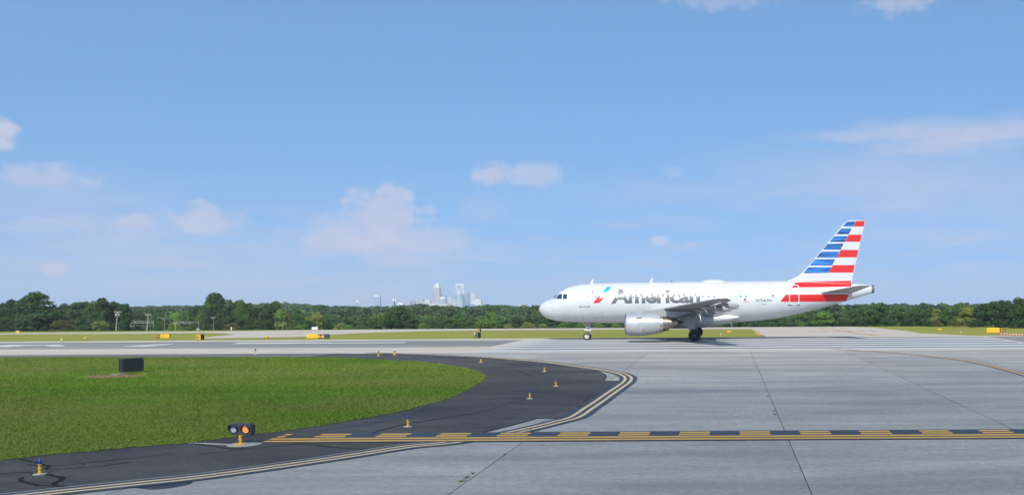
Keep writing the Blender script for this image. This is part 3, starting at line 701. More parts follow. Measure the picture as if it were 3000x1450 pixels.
for sg in (-1, 1):
    ysn = [1.2, 1.9, 3.2, 4.6, 5.75, 6.4, 8, 10, 12, 14, 16, 16.8]
    w = rings('wing', side(sg, wing_rings([WST(y) for y in ysn], .80)), M['silver'], air)
    rings('inner_flap', side(sg, flapped([WST(y) for y in (2.2,4.2,6.3)], .80, 12, .10, .05)), M['greywing'], w)
    rings('outer_flap', side(sg, flapped([WST(y) for y in (6.45,9,12.6)], .80, 12, .10, .05)), M['greywing'], w)
    rings('aileron', side(sg, flapped([WST(y) for y in (12.75,14.5,16.7)], .80, 2, .01, 0)), M['greywing'], w)
    for y0, y1 in ((2.4,5.1),(6.5,9),(9.1,11.6),(11.7,14.1),(14.2,16.6)):
        rs = []
        for y in (y0, (y0+y1)/2, y1):
            _, xl, xt, z, th = WST(y); c = xt-xl; pts = []
            for t in (.14,.09,.05,.02,.005): pts.append((xl+c*t-.16, y, z+th*naca(t)*c/2+.03))
            pts.append((xl-.17, y, z-.02))
            for t in (.01,.03,.06): pts.append((xl+c*t-.15, y, z-th*naca(t)*c/2*.85-.06))
            for t in (.04,.08,.13): pts.append((xl+c*t-.13, y, z+th*naca(t)*c/2*.3))
            rs.append(pts)
        rings('slat', side(sg, rs), M['silver'], w)
    # flap track fairings
    for y, ln, dr in ((3.3,3.0,.42),(7.0,3.5,.40),(10.4,3.2,.36),(13.0,1.6,.2)):
        _, xl, xt, z, th = WST(y); xb = xt - ln*.62 + .55
        secs = [(xb+ln*t, sg*y, z - .10 - dr*.55*math.sin(math.pi*min(1,t*1.15+.05))**.8 - .20*t, .03+.17*math.sin(math.pi*(.08+.84*t))**.7*(1-.5*t), .05+.24*math.sin(math.pi*(.06+.88*t))**.8*(1-.45*t)) for t in np.linspace(0,1,11)]
        secs[-1] = (secs[-1][0], secs[-1][1], secs[-1][2], .02, .02)
        xloft('flap_fairing', secs, M['greywing'], w, n=14)
    # spoiler hinge arms seen as bright rods
    for y in (8.6, 11.2):
        _, xl, xt, z, th = WST(y); tube('hinge_arm', [(xl+(xt-xl)*.66, sg*y, z-.18), (xl+(xt-xl)*.9, sg*(y-.35), z+.02)], .045, M['strutwhite'], w, 8)
    # wingtip fence
    _, xl, xt, z, th = WST(16.8); bm = bmesh.new()
    out = [(xl+.75,z+.02),(xt+.34,z+.70),(xt+.58,z+.74),(xt+.14,z+.03),(xt+.40,z-.46),(xt+.27,z-.46),(xl+.8,z-.02)]
    vs = [[bm.verts.new((x, sg*(16.8+d), zz_)) for x, zz_ in out] for d in (0,.05)]
    bm.faces.new(vs[0]); bm.faces.new(vs[1][::-1])
    for i in range(len(out)): bm.faces.new((vs[0][i], vs[0][(i+1)%len(out)], vs[1][(i+1)%len(out)], vs[1][i]))
    bmesh.ops.recalc_face_normals(bm, faces=bm.faces[:]); from_bm('wingtip_fence', bm, M['paint'], w)
    # engine
    ye = sg*5.75
    cowl = [(9.52,1.74,.86),(9.47,1.74,.93),(9.50,1.74,.99),(9.62,1.74,1.04),(9.9,1.74,1.08),(10.5,1.74,1.10),(11.2,1.745,1.08),(11.9,1.755,1.0),(12.5,1.765,.90),(12.82,1.77,.835),(12.83,1.77,.80)]
    en = xloft('engine_cowl', [(x, ye, z, r, r) for x, z, r in cowl], M['nacelle'], air, n=48, cap=False)
    xloft('inlet_lip', [(x, ye, 1.74, r, r) for x, r in ((9.60,1.042),(9.52,1.012),(9.462,.965),(9.455,.93),(9.49,.87),(9.62,.83))], M['metal'], en, n=48, cap=False)
    xloft('inlet_duct', [(x, ye, 1.74, r, r) for x, r in ((9.6,.835),(10.0,.82),(10.4,.86))], M['greywing'], en, n=40, cap=False)
    xloft('fan_disc', [(10.35, ye, 1.74, .87, .87), (10.40, ye, 1.74, .87, .87)], M['dark'], en, n=32)
    xloft('spinner', [(9.95,ye,1.74,.02,.02),(10.1,ye,1.74,.13,.13),(10.36,ye,1.74,.28,.28)], M['dark'], en, n=20)
    xloft('thrust_ring', [(x, ye, z, r, r) for x, z, r in ((12.80,1.77,.80),(12.84,1.77,.815),(13.10,1.78,.765),(13.11,1.78,.74))], M['metal'], en, n=40, cap=False)
    xloft('fan_nozzle', [(x, ye, z, r, r) for x, z, r in ((13.08,1.78,.755),(13.58,1.80,.665),(13.56,1.80,.64),(13.2,1.8,.66))], M['hotmetal'], en, n=40, cap=False)
    xloft('core_cowl', [(x, ye, z, r, r) for x, z, r in ((12.9,1.80,.60),(13.5,1.82,.55),(14.0,1.85,.46),(14.45,1.88,.36),(14.44,1.88,.32),(14.2,1.87,.33))], M['hotmetal'], en, n=36, cap=False)
    xloft('exhaust_plug', [(14.0,ye,1.87,.28,.28),(14.5,ye,1.89,.22,.22),(14.9,ye,1.90,.12,.12),(15.05,ye,1.90,.03,.03)], M['dark'], en, n=24)
    xloft('aft_wall', [(12.95,ye,1.78,.74,.74),(12.98,ye,1.78,.74,.74)], M['dark'], en, n=32)
    # seams, vent strake and prints on the cowl
    for xx, rr in ((10.05,1.088),(11.15,1.085),(11.75,1.022)):
        xloft('cowl_seam', [(xx, ye, 1.745, rr+.003, rr+.003), (xx+.014, ye, 1.745, rr+.003, rr+.003)], M['scuff'], en, n=48, cap=False)
    if sg < 0:
        def ynac(x, z, off=.01):
            r = float(np.interp(x, [q[0] for q in cowl[3:]], [q[2] for q in cowl[3:]])); return ye - math.sqrt(max(.01, r*r-(z-1.745)**2)) - off
        def nc(px, py): return ac(1820+px/6.779, 840+py/6.779, -6.7)
        decal('intake_scoop', [nc(*p) for p in ((280,633),(300,615),(330,606),(415,600),(414,624),(340,628))], M['dark'], ynac, en)
        decal('red_mark', [nc(*p) for p in ((430,838),(450,850),(475,840),(475,865),(450,860),(432,866))], M['red'], ynac, en)
        decal('red_mark', [nc(*p) for p in ((414,838),(419,838),(419,895),(414,895))], M['flagred'], ynac, en, 0, .05)
        decal('soot_stain', [nc(*p) for p in ((540,850),(620,830),(680,840),(690,880),(620,900),(545,895))], M['nacelle'], ynac, en, .2, .05)
    # pylon
    pr = []
    for x, zt_, zb_, hw in ((10.25,2.85,2.76,.04),(10.8,2.95,2.74,.09),(11.6,3.05,2.62,.13),(12.6,3.15,2.46,.15),(13.2,3.16,2.36,.15),(13.9,3.02,2.38,.13),(14.8,2.95,2.55,.10),(15.6,2.98,2.8,.05)):
        pr.append([(x, ye-hw, zb_), (x, ye-hw, zt_-.06), (x, ye-hw*.5, zt_), (x, ye+hw*.5, zt_), (x, ye+hw, zt_-.06), (x, ye+hw, zb_)])
    rings('pylon', pr, M['greywing'], air)
    # tailplane
    st = [(.6, 28.15, 31.75, 4.58, .11), (1.0, 28.45, 31.85, 4.63, .11), (3.5, 29.95, 32.35, 4.94, .10), (6.1, 31.5, 32.86, 5.26, .09), (6.22, 31.75, 32.86, 5.275, .05)]
    tpn = rings('tailplane', side(sg, wing_rings(st)), M['silver'], air)
    # main landing gear
    yg = sg*3.795
    lg = tube('main_gear_leg', [(16.02, yg, .58), (15.98, yg, 1.3), (15.85, yg-sg*.1, 2.7)], [.09,.12,.13], M['strut'], air, 14)
    tube('axle', [(15.97, yg-.52, .585), (15.97, yg+.52, .585)], .07, M['strut'], lg)
    tube('side_brace', [(15.98, yg, 1.35), (15.9, yg-sg*1.6, 2.1)], .06, M['strut'], lg)
    tube('torque_link', [(16.1, yg, .6), (16.42, yg, .95), (16.1, yg, 1.3)], .045, M['strut'], lg, 8)
    bm = bmesh.new(); out = [(15.55,.97),(15.9,1.0),(16.02,1.35),(16.02,2.25),(15.4,2.5),(14.72,2.2),(14.62,1.62),(15.25,1.42)]
    vs = [[bm.verts.new((x, yg+sg*(.30+d), z)) for x, z in out] for d in (0,.05)]
    bm.faces.new(vs[0]); bm.faces.new(vs[1][::-1])
    for i in range(len(out)): bm.faces.new((vs[0][i], vs[0][(i+1)%len(out)], vs[1][(i+1)%len(out)], vs[1][i]))
    bmesh.ops.recalc_face_normals(bm, faces=bm.faces[:]); from_bm('gear_door', bm, M['greywing'], lg)
    for dy in (-.465, .465):
        wh = lathe('main_wheel', [(.30,-.20),(.44,-.215),(.54,-.17),(.575,-.09),(.583,0),(.575,.09),(.54,.17),(.44,.215),(.30,.20)], M['tyre'], air, 36, 'y', (15.97, yg+dy, .583))
        for s2 in (-1, 1):
            lathe('rim', [(.31,s2*.19),(.30,s2*.175),(.24,s2*.12),(.22,s2*.15),(.12,s2*.17),(.10,s2*.21),(.03,s2*.215)], M['rimdark'], wh, 28, 'y', (15.97, yg+dy, .583))
# nose gear
ng = tube('nose_gear_leg', [(4.92,0,.40),(5.0,0,1.0),(5.06,0,2.0)], [.07,.075,.10], M['strut'], air, 14)
tube('axle', [(4.92,-.3,.385),(4.92,.3,.385)], .045, M['strut'], ng)
tube('drag_strut', [(4.98,0,1.15),(4.35,0,1.95)], .035, M['strutwhite'], ng, 8)
tube('torque_link', [(5.02,0,.5),(5.28,0,.75),(5.06,0,1.02)], .03, M['strutwhite'], ng, 8)
tube('taxi_light', [(4.72,-.16,1.0),(4.66,-.16,1.01)], [.07,.09], M['strutwhite'], ng)
tube('steering_actuator', [(4.68,-.12,1.06),(5.3,-.12,.97)], .055, M['strutwhite'], ng)
out = [(4.78,1.82),(5.36,1.82),(5.34,1.42),(5.22,1.26),(4.9,1.26),(4.8,1.45)]
for d in (.30, -.32):
    bm = bmesh.new()
    vs = [[bm.verts.new((x, d+e, z)) for x, z in out] for e in (0,.03)]
    bm.faces.new(vs[0]); bm.faces.new(vs[1][::-1])
    for i in range(len(out)): bm.faces.new((vs[0][i], vs[0][(i+1)%len(out)], vs[1][(i+1)%len(out)], vs[1][i]))
    bmesh.ops.recalc_face_normals(bm, faces=bm.faces[:]); nd = from_bm('nose_gear_door', bm, M['greywing'], ng)
drape('door_number', text_bm('754', 4.90, 5.27, 1.38, 1.52), M['flagblue'], lambda x, z: -.325, nd)
decal('door_placard', [(4.88,1.6),(5.27,1.6),(5.27,1.74),(4.88,1.74)], M['orangepaint'], lambda x, z: -.324, nd)
decal('tow_mark', FP(Z1(777,695),Z1(783,690),Z1(797,750),Z1(790,757)), M['flagred'], lambda x, z: yfus(x, z, .012), fus, 0, .1)
for dy in (-.24, .24):
    wh = lathe('nose_wheel', [(.20,-.10),(.30,-.11),(.36,-.08),(.383,0),(.36,.08),(.30,.11),(.20,.10)], M['tyre'], air, 30, 'y', (4.92, dy, .383))
    for s2 in (-1, 1):
        lathe('rim', [(.235,s2*.10),(.225,s2*.113),(.19,s2*.10),(.17,s2*.075),(.09,s2*.09),(.07,s2*.125),(.02,s2*.13)], M['rim'], wh, 26, 'y', (4.92, dy, .383))
# aerials, satellite dome, drain mast
def blade(name, p0, p1, tip0, tip1, th=.03):
    pts = [ac(*p) for p in (p0, p1, tip1, tip0)]; bm = bmesh.new()
    vs = [[bm.verts.new((x, d*(1 if i < 2 else .4), z - (.08 if i < 2 and tip0[1] < p0[1] else (-.08 if i < 2 else 0)))) for i, (x, z) in enumerate(pts)] for d in (-th, th)]
    bm.faces.new(vs[0]); bm.faces.new(vs[1][::-1])
    for i in range(4): bm.faces.new((vs[0][i], vs[0][(i+1)%4], vs[1][(i+1)%4], vs[1][i]))
    bmesh.ops.recalc_face_normals(bm, faces=bm.faces[:]); return from_bm(name, bm, M['paint'], air)
blade('antenna', Z1(866,232), Z1(908,230), Z1(893,178), Z1(914,170)); blade('antenna', Z1(1662,215), Z1(1706,213), Z1(1697,160), Z1(1715,154))
blade('drain_mast', Z2(494,706), Z2(528,706), Z2(533,760), Z2(542,758))
xa, za = ac(*Z2(145,195)); xb, _ = ac(*Z2(462,190)); zt_ = ac(*Z2(300,167))[1]
xloft('satellite_dome', [(xa+(xb-xa)*t, 0, za-.12, .62*math.sin(math.pi*(.03+.94*t))**.5, (zt_-za+.12)*math.sin(math.pi*(.03+.94*t))**.45) for t in np.linspace(0,1,13)], M['paint'], air, n=24)
for q in ((742,241),(788,236),(1325,216)):
    x, z = ac(*Z1(*q)); xloft('blister', [(x-.08,0,z,.03,.02),(x,0,z+.01,.09,.05),(x+.08,0,z,.03,.02)], M['paint'], air, n=10)
M['beacon'] = mat('red_beacon', (.30,.03,.03), rough=.2)
x, z = ac(*Z1(1965,205)); xloft('beacon', [(x-.1,0,z-.03,.08,.04),(x,0,z,.1,.06),(x+.1,0,z-.03,.08,.04)], M['beacon'], air, n=10)

# ---------------------------------------------------------------- trees
def leafmat(name, c, c2, rnd=.18): return mat(name, c, c2, .35, .75, rnd=rnd, spec=.25, trans=.25)
LM = {'dark': leafmat('dark_leaf', (0.052,0.114,0.029), (0.032,0.075,0.020)), 'mid': leafmat('mid_leaf', (0.085,0.167,0.035), (0.052,0.114,0.026)),
      'bright': leafmat('bright_leaf', (0.177,0.300,0.043), (0.110,0.204,0.032)), 'yellow': leafmat('yellowish_leaf', (0.265,0.292,0.065), (0.160,0.217,0.046)),
      'rust': leafmat('rusty_leaf', (0.185,0.141,0.043), (0.106,0.117,0.032)), 'blue': leafmat('hazy_leaf', (0.063,0.123,0.046), (0.043,0.086,0.035))}
TINT = {'dark': 'dark green', 'mid': 'mid green', 'bright': 'bright green', 'yellow': 'yellow-green', 'rust': 'rusty green', 'blue': 'deep green'}
M['bark'] = mat('bark', (.085,.065,.048), (.05,.04,.03), 6, .9, coord='obj')
M['drybranch'] = mat('dead_branch', (.26,.22,.18), (.18,.15,.12), 6, .9, coord='obj')
def crown_mesh(kind, seed, nq, nc=46, rc=(.085,.15)):
    r = np.random.default_rng(seed)
    wid, zb = {'oval': (.36,.05), 'broad': (.50,.03), 'tall': (.26,.04), 'bush': (.58,.0), 'cone': (.40,.03)}[kind]
    cs = []
    while len(cs) < nc:
        z = r.random()
        prof = {'oval': min(1, (z+.12)/.34)**.6*max(0, 1-z**2.6)**.55, 'broad': min(1, (z+.3)/.5)**.5*max(0, 1-z**3.2)**.5, 'tall': min(1, (z+.15)/.4)**.6*max(0, 1-z**2.4)**.6,
                'bush': math.sqrt(max(0, 1-z*z)), 'cone': min(1, (z+.25)/.4)*max(0, 1-z**1.7)**.72}[kind]
        rad = wid*prof*math.sqrt(r.random()); a = r.random()*6.283
        if rad < wid*prof*.55 and r.random() < .55: continue
        cs.append((rad*math.cos(a), rad*math.sin(a), zb + (1-zb)*z*.88 + .03, r.uniform(*rc)*(1.0 if kind != 'tall' else .85)))
    nc = len(cs)
    cs = np.array(cs); k = r.integers(0, nc, nq)
    d = r.normal(size=(nq,3)); d /= np.linalg.norm(d, axis=1)[:,None]; d[:,2] = np.where((d[:,2] < -.3) & (r.random(nq) < .7), -d[:,2], d[:,2])
    rr = cs[k,3]*(.62+.5*r.random(nq)**.6)
    p = cs[k,:3] + d*rr[:,None]*np.array([1.1,1.1,.85])
    p[:,2] = np.maximum(p[:,2], .01)
    nrm = d*.8 + r.normal(size=(nq,3))*.5 + np.array([0,0,.25]); nrm /= np.linalg.norm(nrm, axis=1)[:,None]
    t = np.cross(nrm, r.normal(size=(nq,3))); t /= np.linalg.norm(t, axis=1)[:,None]; b = np.cross(nrm, t)
    s = (.013+.014*r.random(nq))[:,None]
    q = np.stack([p - t*s - b*s*.6, p + t*s - b*s*.45, p + t*s*.9 + b*s*.7, p - t*s*.8 + b*s*.55], 1).astype(np.float32)
    me = bpy.data.meshes.new('crown_'+kind); me.vertices.add(nq*4); me.vertices.foreach_set('co', q.ravel())
    me.loops.add(nq*4); me.loops.foreach_set('vertex_index', np.arange(nq*4, dtype=np.int32))
    me.polygons.add(nq); me.polygons.foreach_set('loop_start', np.arange(0, nq*4, 4, dtype=np.int32)); me.update(); me.validate()
    me.materials.append(LM['mid']); return me
def trunk_mesh(seed):
    rd = random.Random(seed); v = []; f = []
    def limb(pts, rs):
        n = 6; b = len(v)
        for p, rr in zip(pts, rs):
            for k in range(n): v.append((p[0]+rr*math.cos(k*math.pi/3), p[1]+rr*math.sin(k*math.pi/3), p[2]))
        for i in range(len(pts)-1):
            for k in range(n): f.append((b+i*n+k, b+i*n+(k+1)%n, b+(i+1)*n+(k+1)%n, b+(i+1)*n+k))
    limb([(0,0,0),(.004,0,.2),(.0,.004,.5),(.01,0,.8)], [.024,.018,.011,.004])
    for k in range(5):
        a = rd.random()*6.28; z = .2+.09*k; l = .2
        limb([(0,0,z),(l*.5*math.cos(a), l*.5*math.sin(a), z+.1),(l*math.cos(a), l*math.sin(a), z+.24)], [.010,.007,.003])
    me = bpy.data.meshes.new('trunk'); me.from_pydata(v, [], f); me.update(); me.materials.append(M['bark']); return me
CROWN = {k: [crown_mesh(k, 100+i*7+len(k), 7000 if k != 'bush' else 4200) for i in range(n)] for k, n in (('oval',3),('broad',3),('tall',2),('bush',2),('cone',2))}
TRUNK = [trunk_mesh(i) for i in range(3)]
TREES = []
def plant(name, px, ytop, wpx, d, kind, tint, label, group, ybase=None):
    a, b = ray(px, ytop); x = a*d; zt = CAMZ + b*d; zb = terr(x, d)
    h = (zt - zb)*1.03; wid = wpx*d/F; nat = {'oval': .86, 'broad': 1.12, 'tall': .66, 'bush': 1.25, 'cone': .78}[kind]*h
    e = empty(name, (x, d, zb), (0, 0, random.random()*6.28)); k = max(.55, min(1.7, wid*1.12/nat)); e.scale = (h*k, h*k, h)
    c = bpy.data.objects.new('crown', random.choice(CROWN[kind])); C.objects.link(c); c.parent = e
    c.material_slots[0].link = 'OBJECT'; c.material_slots[0].material = LM[tint]
    t = bpy.data.objects.new('trunk', random.choice(TRUNK)); C.objects.link(t); t.parent = e
    tag(e, label, 'shrub' if kind == 'bush' else 'tree', group); TREES.append(e); return e
ORD = ['first','second','third','fourth','fifth','sixth','seventh','eighth','ninth','tenth','eleventh','twelfth','thirteenth','fourteenth','fifteenth','sixteenth','seventeenth','eighteenth','nineteenth','twentieth','twenty-first','twenty-second','twenty-third','twenty-fourth','twenty-fifth','twenty-sixth','twenty-seventh','twenty-eighth','twenty-ninth','thirtieth']
SH = {'oval': 'rounded', 'broad': 'broad', 'tall': 'narrow', 'bush': 'low', 'cone': 'tapering'}
def grove(where, group, lst):
    lst = sorted(lst); cnt = {}
    for px, yt, w, d, k, t in lst:
        cnt[k] = cnt.get(k, 0) + 1
        nm = 'shrub' if k == 'bush' else 'broadleaf_tree'
        plant(nm, px, yt, w, d, k, t, f"{TINT[t]} {'shrub' if k == 'bush' else 'tree'}, {ORD[cnt[k]-1]} {SH[k]} one from left {where}", group)
grove('left of the leaning utility pole', 'trees of the left grove', [
    (-25,882,60,415,'oval','dark'), (8,888,40,425,'oval','dark'), (36,878,62,418,'cone','dark'), (62,893,34,440,'oval','mid'), (106,856,104,412,'cone','dark'), (80,925,60,405,'broad','dark'), (140,915,60,420,'broad','dark'), (187,895,50,455,'oval','blue'), (215,905,50,425,'oval','mid'),
    (234,887,74,418,'broad','dark'), (264,880,58,428,'oval','mid'), (300,878,54,415,'oval','dark'), (336,884,52,422,'oval','dark'), (362,886,44,418,'tall','dark'), (285,930,60,406,'broad','dark'), (345,925,60,420,'broad','dark'), (20,930,60,405,'broad','dark'),
    (182,936,60,402,'bush','rust'), (292,938,46,402,'bush','yellow'), (245,950,50,400,'bush','mid'), (310,955,40,400,'bush','dark'), (60,956,70,402,'bush','dark'), (130,958,60,402,'bush','dark')])
grove('between leaning and floodlight poles', 'trees of the gap', [
    (400,914,60,520,'broad','blue'), (428,912,56,530,'broad','mid'), (470,917,66,510,'broad','mid'), (520,918,60,520,'broad','bright'), (556,915,60,500,'oval','mid'), (578,892,54,470,'oval','dark'), (548,920,46,460,'oval','mid'), (600,905,50,455,'oval','dark'),
    (405,952,44,430,'bush','bright'), (375,958,40,425,'bush','rust'), (440,955,50,440,'bush','mid'), (510,946,50,440,'bush','bright'), (545,956,50,430,'bush','bright'), (470,958,50,430,'bush','dark')])
grove('in clump right of floodlight pole', 'trees of the tall clump', [
    (632,855,66,436,'cone','dark'), (612,888,60,430,'oval','mid'), (640,890,80,425,'broad','dark'), (672,884,46,436,'oval','mid'), (692,882,48,442,'oval','dark'), (708,879,44,432,'cone','mid'), (728,893,44,436,'oval','mid'), (748,902,58,428,'broad','dark'), (790,892,60,430,'oval','dark'), (806,888,48,440,'oval','mid'), (822,904,36,425,'tall','bright'), (770,915,50,420,'broad','dark'), (690,925,70,418,'broad','dark'), (650,930,60,416,'broad','dark'),
    (850,912,40,430,'oval','rust'), (872,918,56,428,'broad','mid'), (922,913,54,430,'broad','yellow'), (958,920,54,438,'broad','mid'), (900,940,60,420,'broad','dark'), (975,935,50,430,'broad','dark'),
    (680,946,60,410,'bush','rust'), (720,955,60,408,'bush','dark'), (882,951,48,405,'bush','bright'), (845,957,50,405,'bush','yellow'), (935,960,40,405,'bush','rust'), (780,960,60,405,'bush','dark')])
grove('in row below the skyline', 'trees below the skyline', [
    (1010,931,54,430,'broad','mid'), (1036,936,44,436,'oval','dark'), (1062,931,50,430,'broad','mid'), (1116,922,62,432,'oval','bright'), (1092,935,44,425,'oval','mid'), (1166,900,72,424,'oval','dark'), (1150,925,60,420,'oval','dark'), (1198,914,50,430,'oval','mid'), (1205,935,44,420,'oval','dark'), (1262,935,60,450,'broad','blue'), (1300,922,58,452,'oval','mid'), (1336,925,62,450,'oval','mid'), (1376,936,46,446,'oval','mid'),
    (1242,946,44,408,'bush','bright'), (1022,952,44,405,'bush','bright'), (1000,945,40,412,'bush','yellow'), (1065,957,50,405,'bush','mid'), (1280,955,50,410,'bush','mid'), (1340,956,50,410,'bush','dark')])
grove('in row before the aircraft nose', 'trees beside the aircraft nose', [
    (1416,935,56,420,'oval','bright'), (1441,915,52,424,'oval','bright'), (1470,938,44,420,'oval','mid'), (1510,930,60,455,'broad','blue'), (1560,922,64,460,'broad','blue'), (1610,920,60,460,'broad','blue'),
    (1400,952,36,408,'bush','mid'), (1490,949,36,408,'bush','yellow'), (1546,943,46,408,'bush','yellow'), (1590,948,40,408,'bush','yellow')])
grove('in row seen below fuselage', 'trees below the fuselage', [
    (1660,922,64,455,'broad','blue'), (1710,922,64,455,'broad','dark'), (1770,920,70,460,'broad','blue'), (1830,920,70,455,'broad','dark'), (2060,922,70,455,'broad','blue'), (2120,920,70,450,'broad','dark'), (2180,922,70,455,'broad','blue'), (2240,920,70,450,'broad','dark'), (2300,918,70,450,'broad','blue'), (2350,920,60,450,'broad','mid'), (2385,925,50,440,'broad','blue'),
    (1655,942,50,408,'bush','bright'), (1700,946,40,408,'bush','bright'), (1752,945,46,408,'bush','bright'), (1805,946,46,408,'bush','bright')])
grove('in wood right of tail', 'trees of the right wood', [
    (2414,912,62,405,'oval','bright'), (2450,920,50,408,'broad','dark'), (2500,905,60,412,'oval','mid'), (2536,891,66,420,'oval','mid'), (2562,889,56,425,'oval','mid'), (2590,895,54,415,'oval','dark'), (2640,901,68,400,'broad','mid'), (2684,901,62,395,'oval','mid'), (2722,903,58,385,'oval','mid'), (2746,905,42,375,'tall','yellow'), (2770,908,48,372,'oval','mid'), (2812,887,56,372,'oval','mid'), (2836,898,56,352,'oval','yellow'), (2880,887,54,348,'oval','blue'), (2912,880,58,338,'oval','dark'), (2946,877,58,330,'oval','blue'), (2986,872,60,318,'oval','dark'), (3030,872,60,310,'oval','dark'),
    (2470,935,54,402,'broad','dark'), (2540,930,60,402,'broad','dark'), (2600,930,60,396,'broad','dark'), (2660,932,60,388,'broad','dark'), (2720,938,60,372,'broad','dark'), (2860,935,60,335,'broad','dark'), (2925,935,60,315,'broad','blue'), (2985,935,60,300,'broad','dark'), (3040,935,60,295,'broad','dark'),
    (2742,937,54,362,'bush','rust'), (2795,941,60,350,'bush','rust'), (2690,952,50,378,'bush','mid'), (2640,954,50,392,'bush','dark'), (2580,954,50,398,'bush','dark'), (2510,954,50,402,'bush','dark'), (2850,950,50,325,'bush','dark'), (2960,955,50,295,'bush','dark')])
# leafless tree
e = plant('bare_tree', 828, 930, 34, 408, 'tall', 'rust', 'grey leafless tree standing before the tall clump', None)
for ch in list(e.children):
    if ch.name.startswith('crown'): bpy.data.objects.remove(ch)
    else: ch.material_slots[0].link = 'OBJECT'; ch.material_slots[0].material = M['drybranch']
e.scale = (e.scale[0]*1.3, e.scale[1]*1.3, e.scale[2])

# far woods, one mass
LM['forest'] = mat('forest_leaf', (.062,.125,.042), (.040,.085,.032), .02, .8, rnd=.35, spec=.2, trans=.2, c3=(.098,.15,.048), scale3=.012)  # leaf colour lightened to carry part of the distance haze
def far_woods():
    pts = []; rot = []; sc = []
    d = 470.0
    while d < 1900:
        step = 10.5 if d > 620 else 12
        x = -.95*d
        while x < .46*d:
            xx, yy = x + random.uniform(-4,4), d + random.uniform(-7,7); u = xx/yy*F + PX
            skip = (d < 640 and (380 < u < 600)) or (d < 560 and 980 < u < 1420)
            if not skip:
                h = random.uniform(8.5, 19) if d > 640 else random.uniform(8, 13)
                if d > 1350: h = random.uniform(9.5, 17)
                pts.append((xx, yy, terr(xx, yy) - .8)); sc.append((h*random.uniform(.85,1.2), h*random.uniform(.85,1.2), h)); rot.append(random.random()*6.28)
            x += step*random.uniform(.8,1.2)
        d += 15 if d > 620 else 18
    me = bpy.data.meshes.new('far_woods'); me.from_pydata(pts, [], [])
    a = me.attributes.new('sc', 'FLOAT_VECTOR', 'POINT'); a.data.foreach_set('vector', np.array(sc, np.float32).ravel())
    a = me.attributes.new('rot', 'FLOAT', 'POINT'); a.data.foreach_set('value', np.array(rot, np.float32))
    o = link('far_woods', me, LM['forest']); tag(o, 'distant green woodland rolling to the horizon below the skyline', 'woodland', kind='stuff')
    ng_ = bpy.data.node_groups.new('scatter_trees', 'GeometryNodeTree')
    ng_.interface.new_socket('Geometry', in_out='INPUT', socket_type='NodeSocketGeometry'); ng_.interface.new_socket('Geometry', in_out='OUTPUT', socket_type='NodeSocketGeometry')
    N = ng_.nodes; L = ng_.links
    gi = N.new('NodeGroupInput'); go = N.new('NodeGroupOutput'); iop = N.new('GeometryNodeInstanceOnPoints')
    jn = N.new('GeometryNodeGeometryToInstance')
    low = []
    for i, kind in enumerate(('oval','broad','oval','broad')):
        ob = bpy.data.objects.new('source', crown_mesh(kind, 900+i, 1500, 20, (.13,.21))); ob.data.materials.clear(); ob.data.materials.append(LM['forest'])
        # leaves of the far crowns are larger, as far fewer are needed
        co = np.empty(len(ob.data.vertices)*3, np.float32); ob.data.vertices.foreach_get('co', co); co = co.reshape(-1,4,3)
        c = co.mean(1, keepdims=True); co = c + (co-c)*2.0; ob.data.vertices.foreach_set('co', co.ravel()); ob.data.update()
        oi = N.new('GeometryNodeObjectInfo'); oi.inputs['Object'].default_value = ob; oi.inputs['As Instance'].default_value = False
        L.new(oi.outputs['Geometry'], jn.inputs[0]); low.append(ob)
    def att(nm, ty):
        n = N.new('GeometryNodeInputNamedAttribute'); n.data_type = ty; n.inputs[0].default_value = nm; return n
    s_ = att('sc', 'FLOAT_VECTOR'); r_ = att('rot', 'FLOAT'); cx = N.new('ShaderNodeCombineXYZ'); L.new(r_.outputs[0], cx.inputs[2])
    L.new(gi.outputs[0], iop.inputs['Points'])
    # each source joined as its own instance, picked by index
    gti = []
    N.remove(jn); jg = N.new('GeometryNodeJoinGeometry')
    for n in [n for n in N if n.bl_idname == 'GeometryNodeObjectInfo']:
        g = N.new('GeometryNodeGeometryToInstance'); L.new(n.outputs['Geometry'], g.inputs[0]); L.new(g.outputs[0], jg.inputs[0])
    L.new(jg.outputs[0], iop.inputs['Instance']); iop.inputs['Pick Instance'].default_value = True
    L.new(cx.outputs[0], iop.inputs['Rotation']); L.new(s_.outputs[0], iop.inputs['Scale'])
    L.new(iop.outputs[0], go.inputs[0])
    md = o.modifiers.new('scatter', 'NODES'); md.node_group = ng_
far_woods()

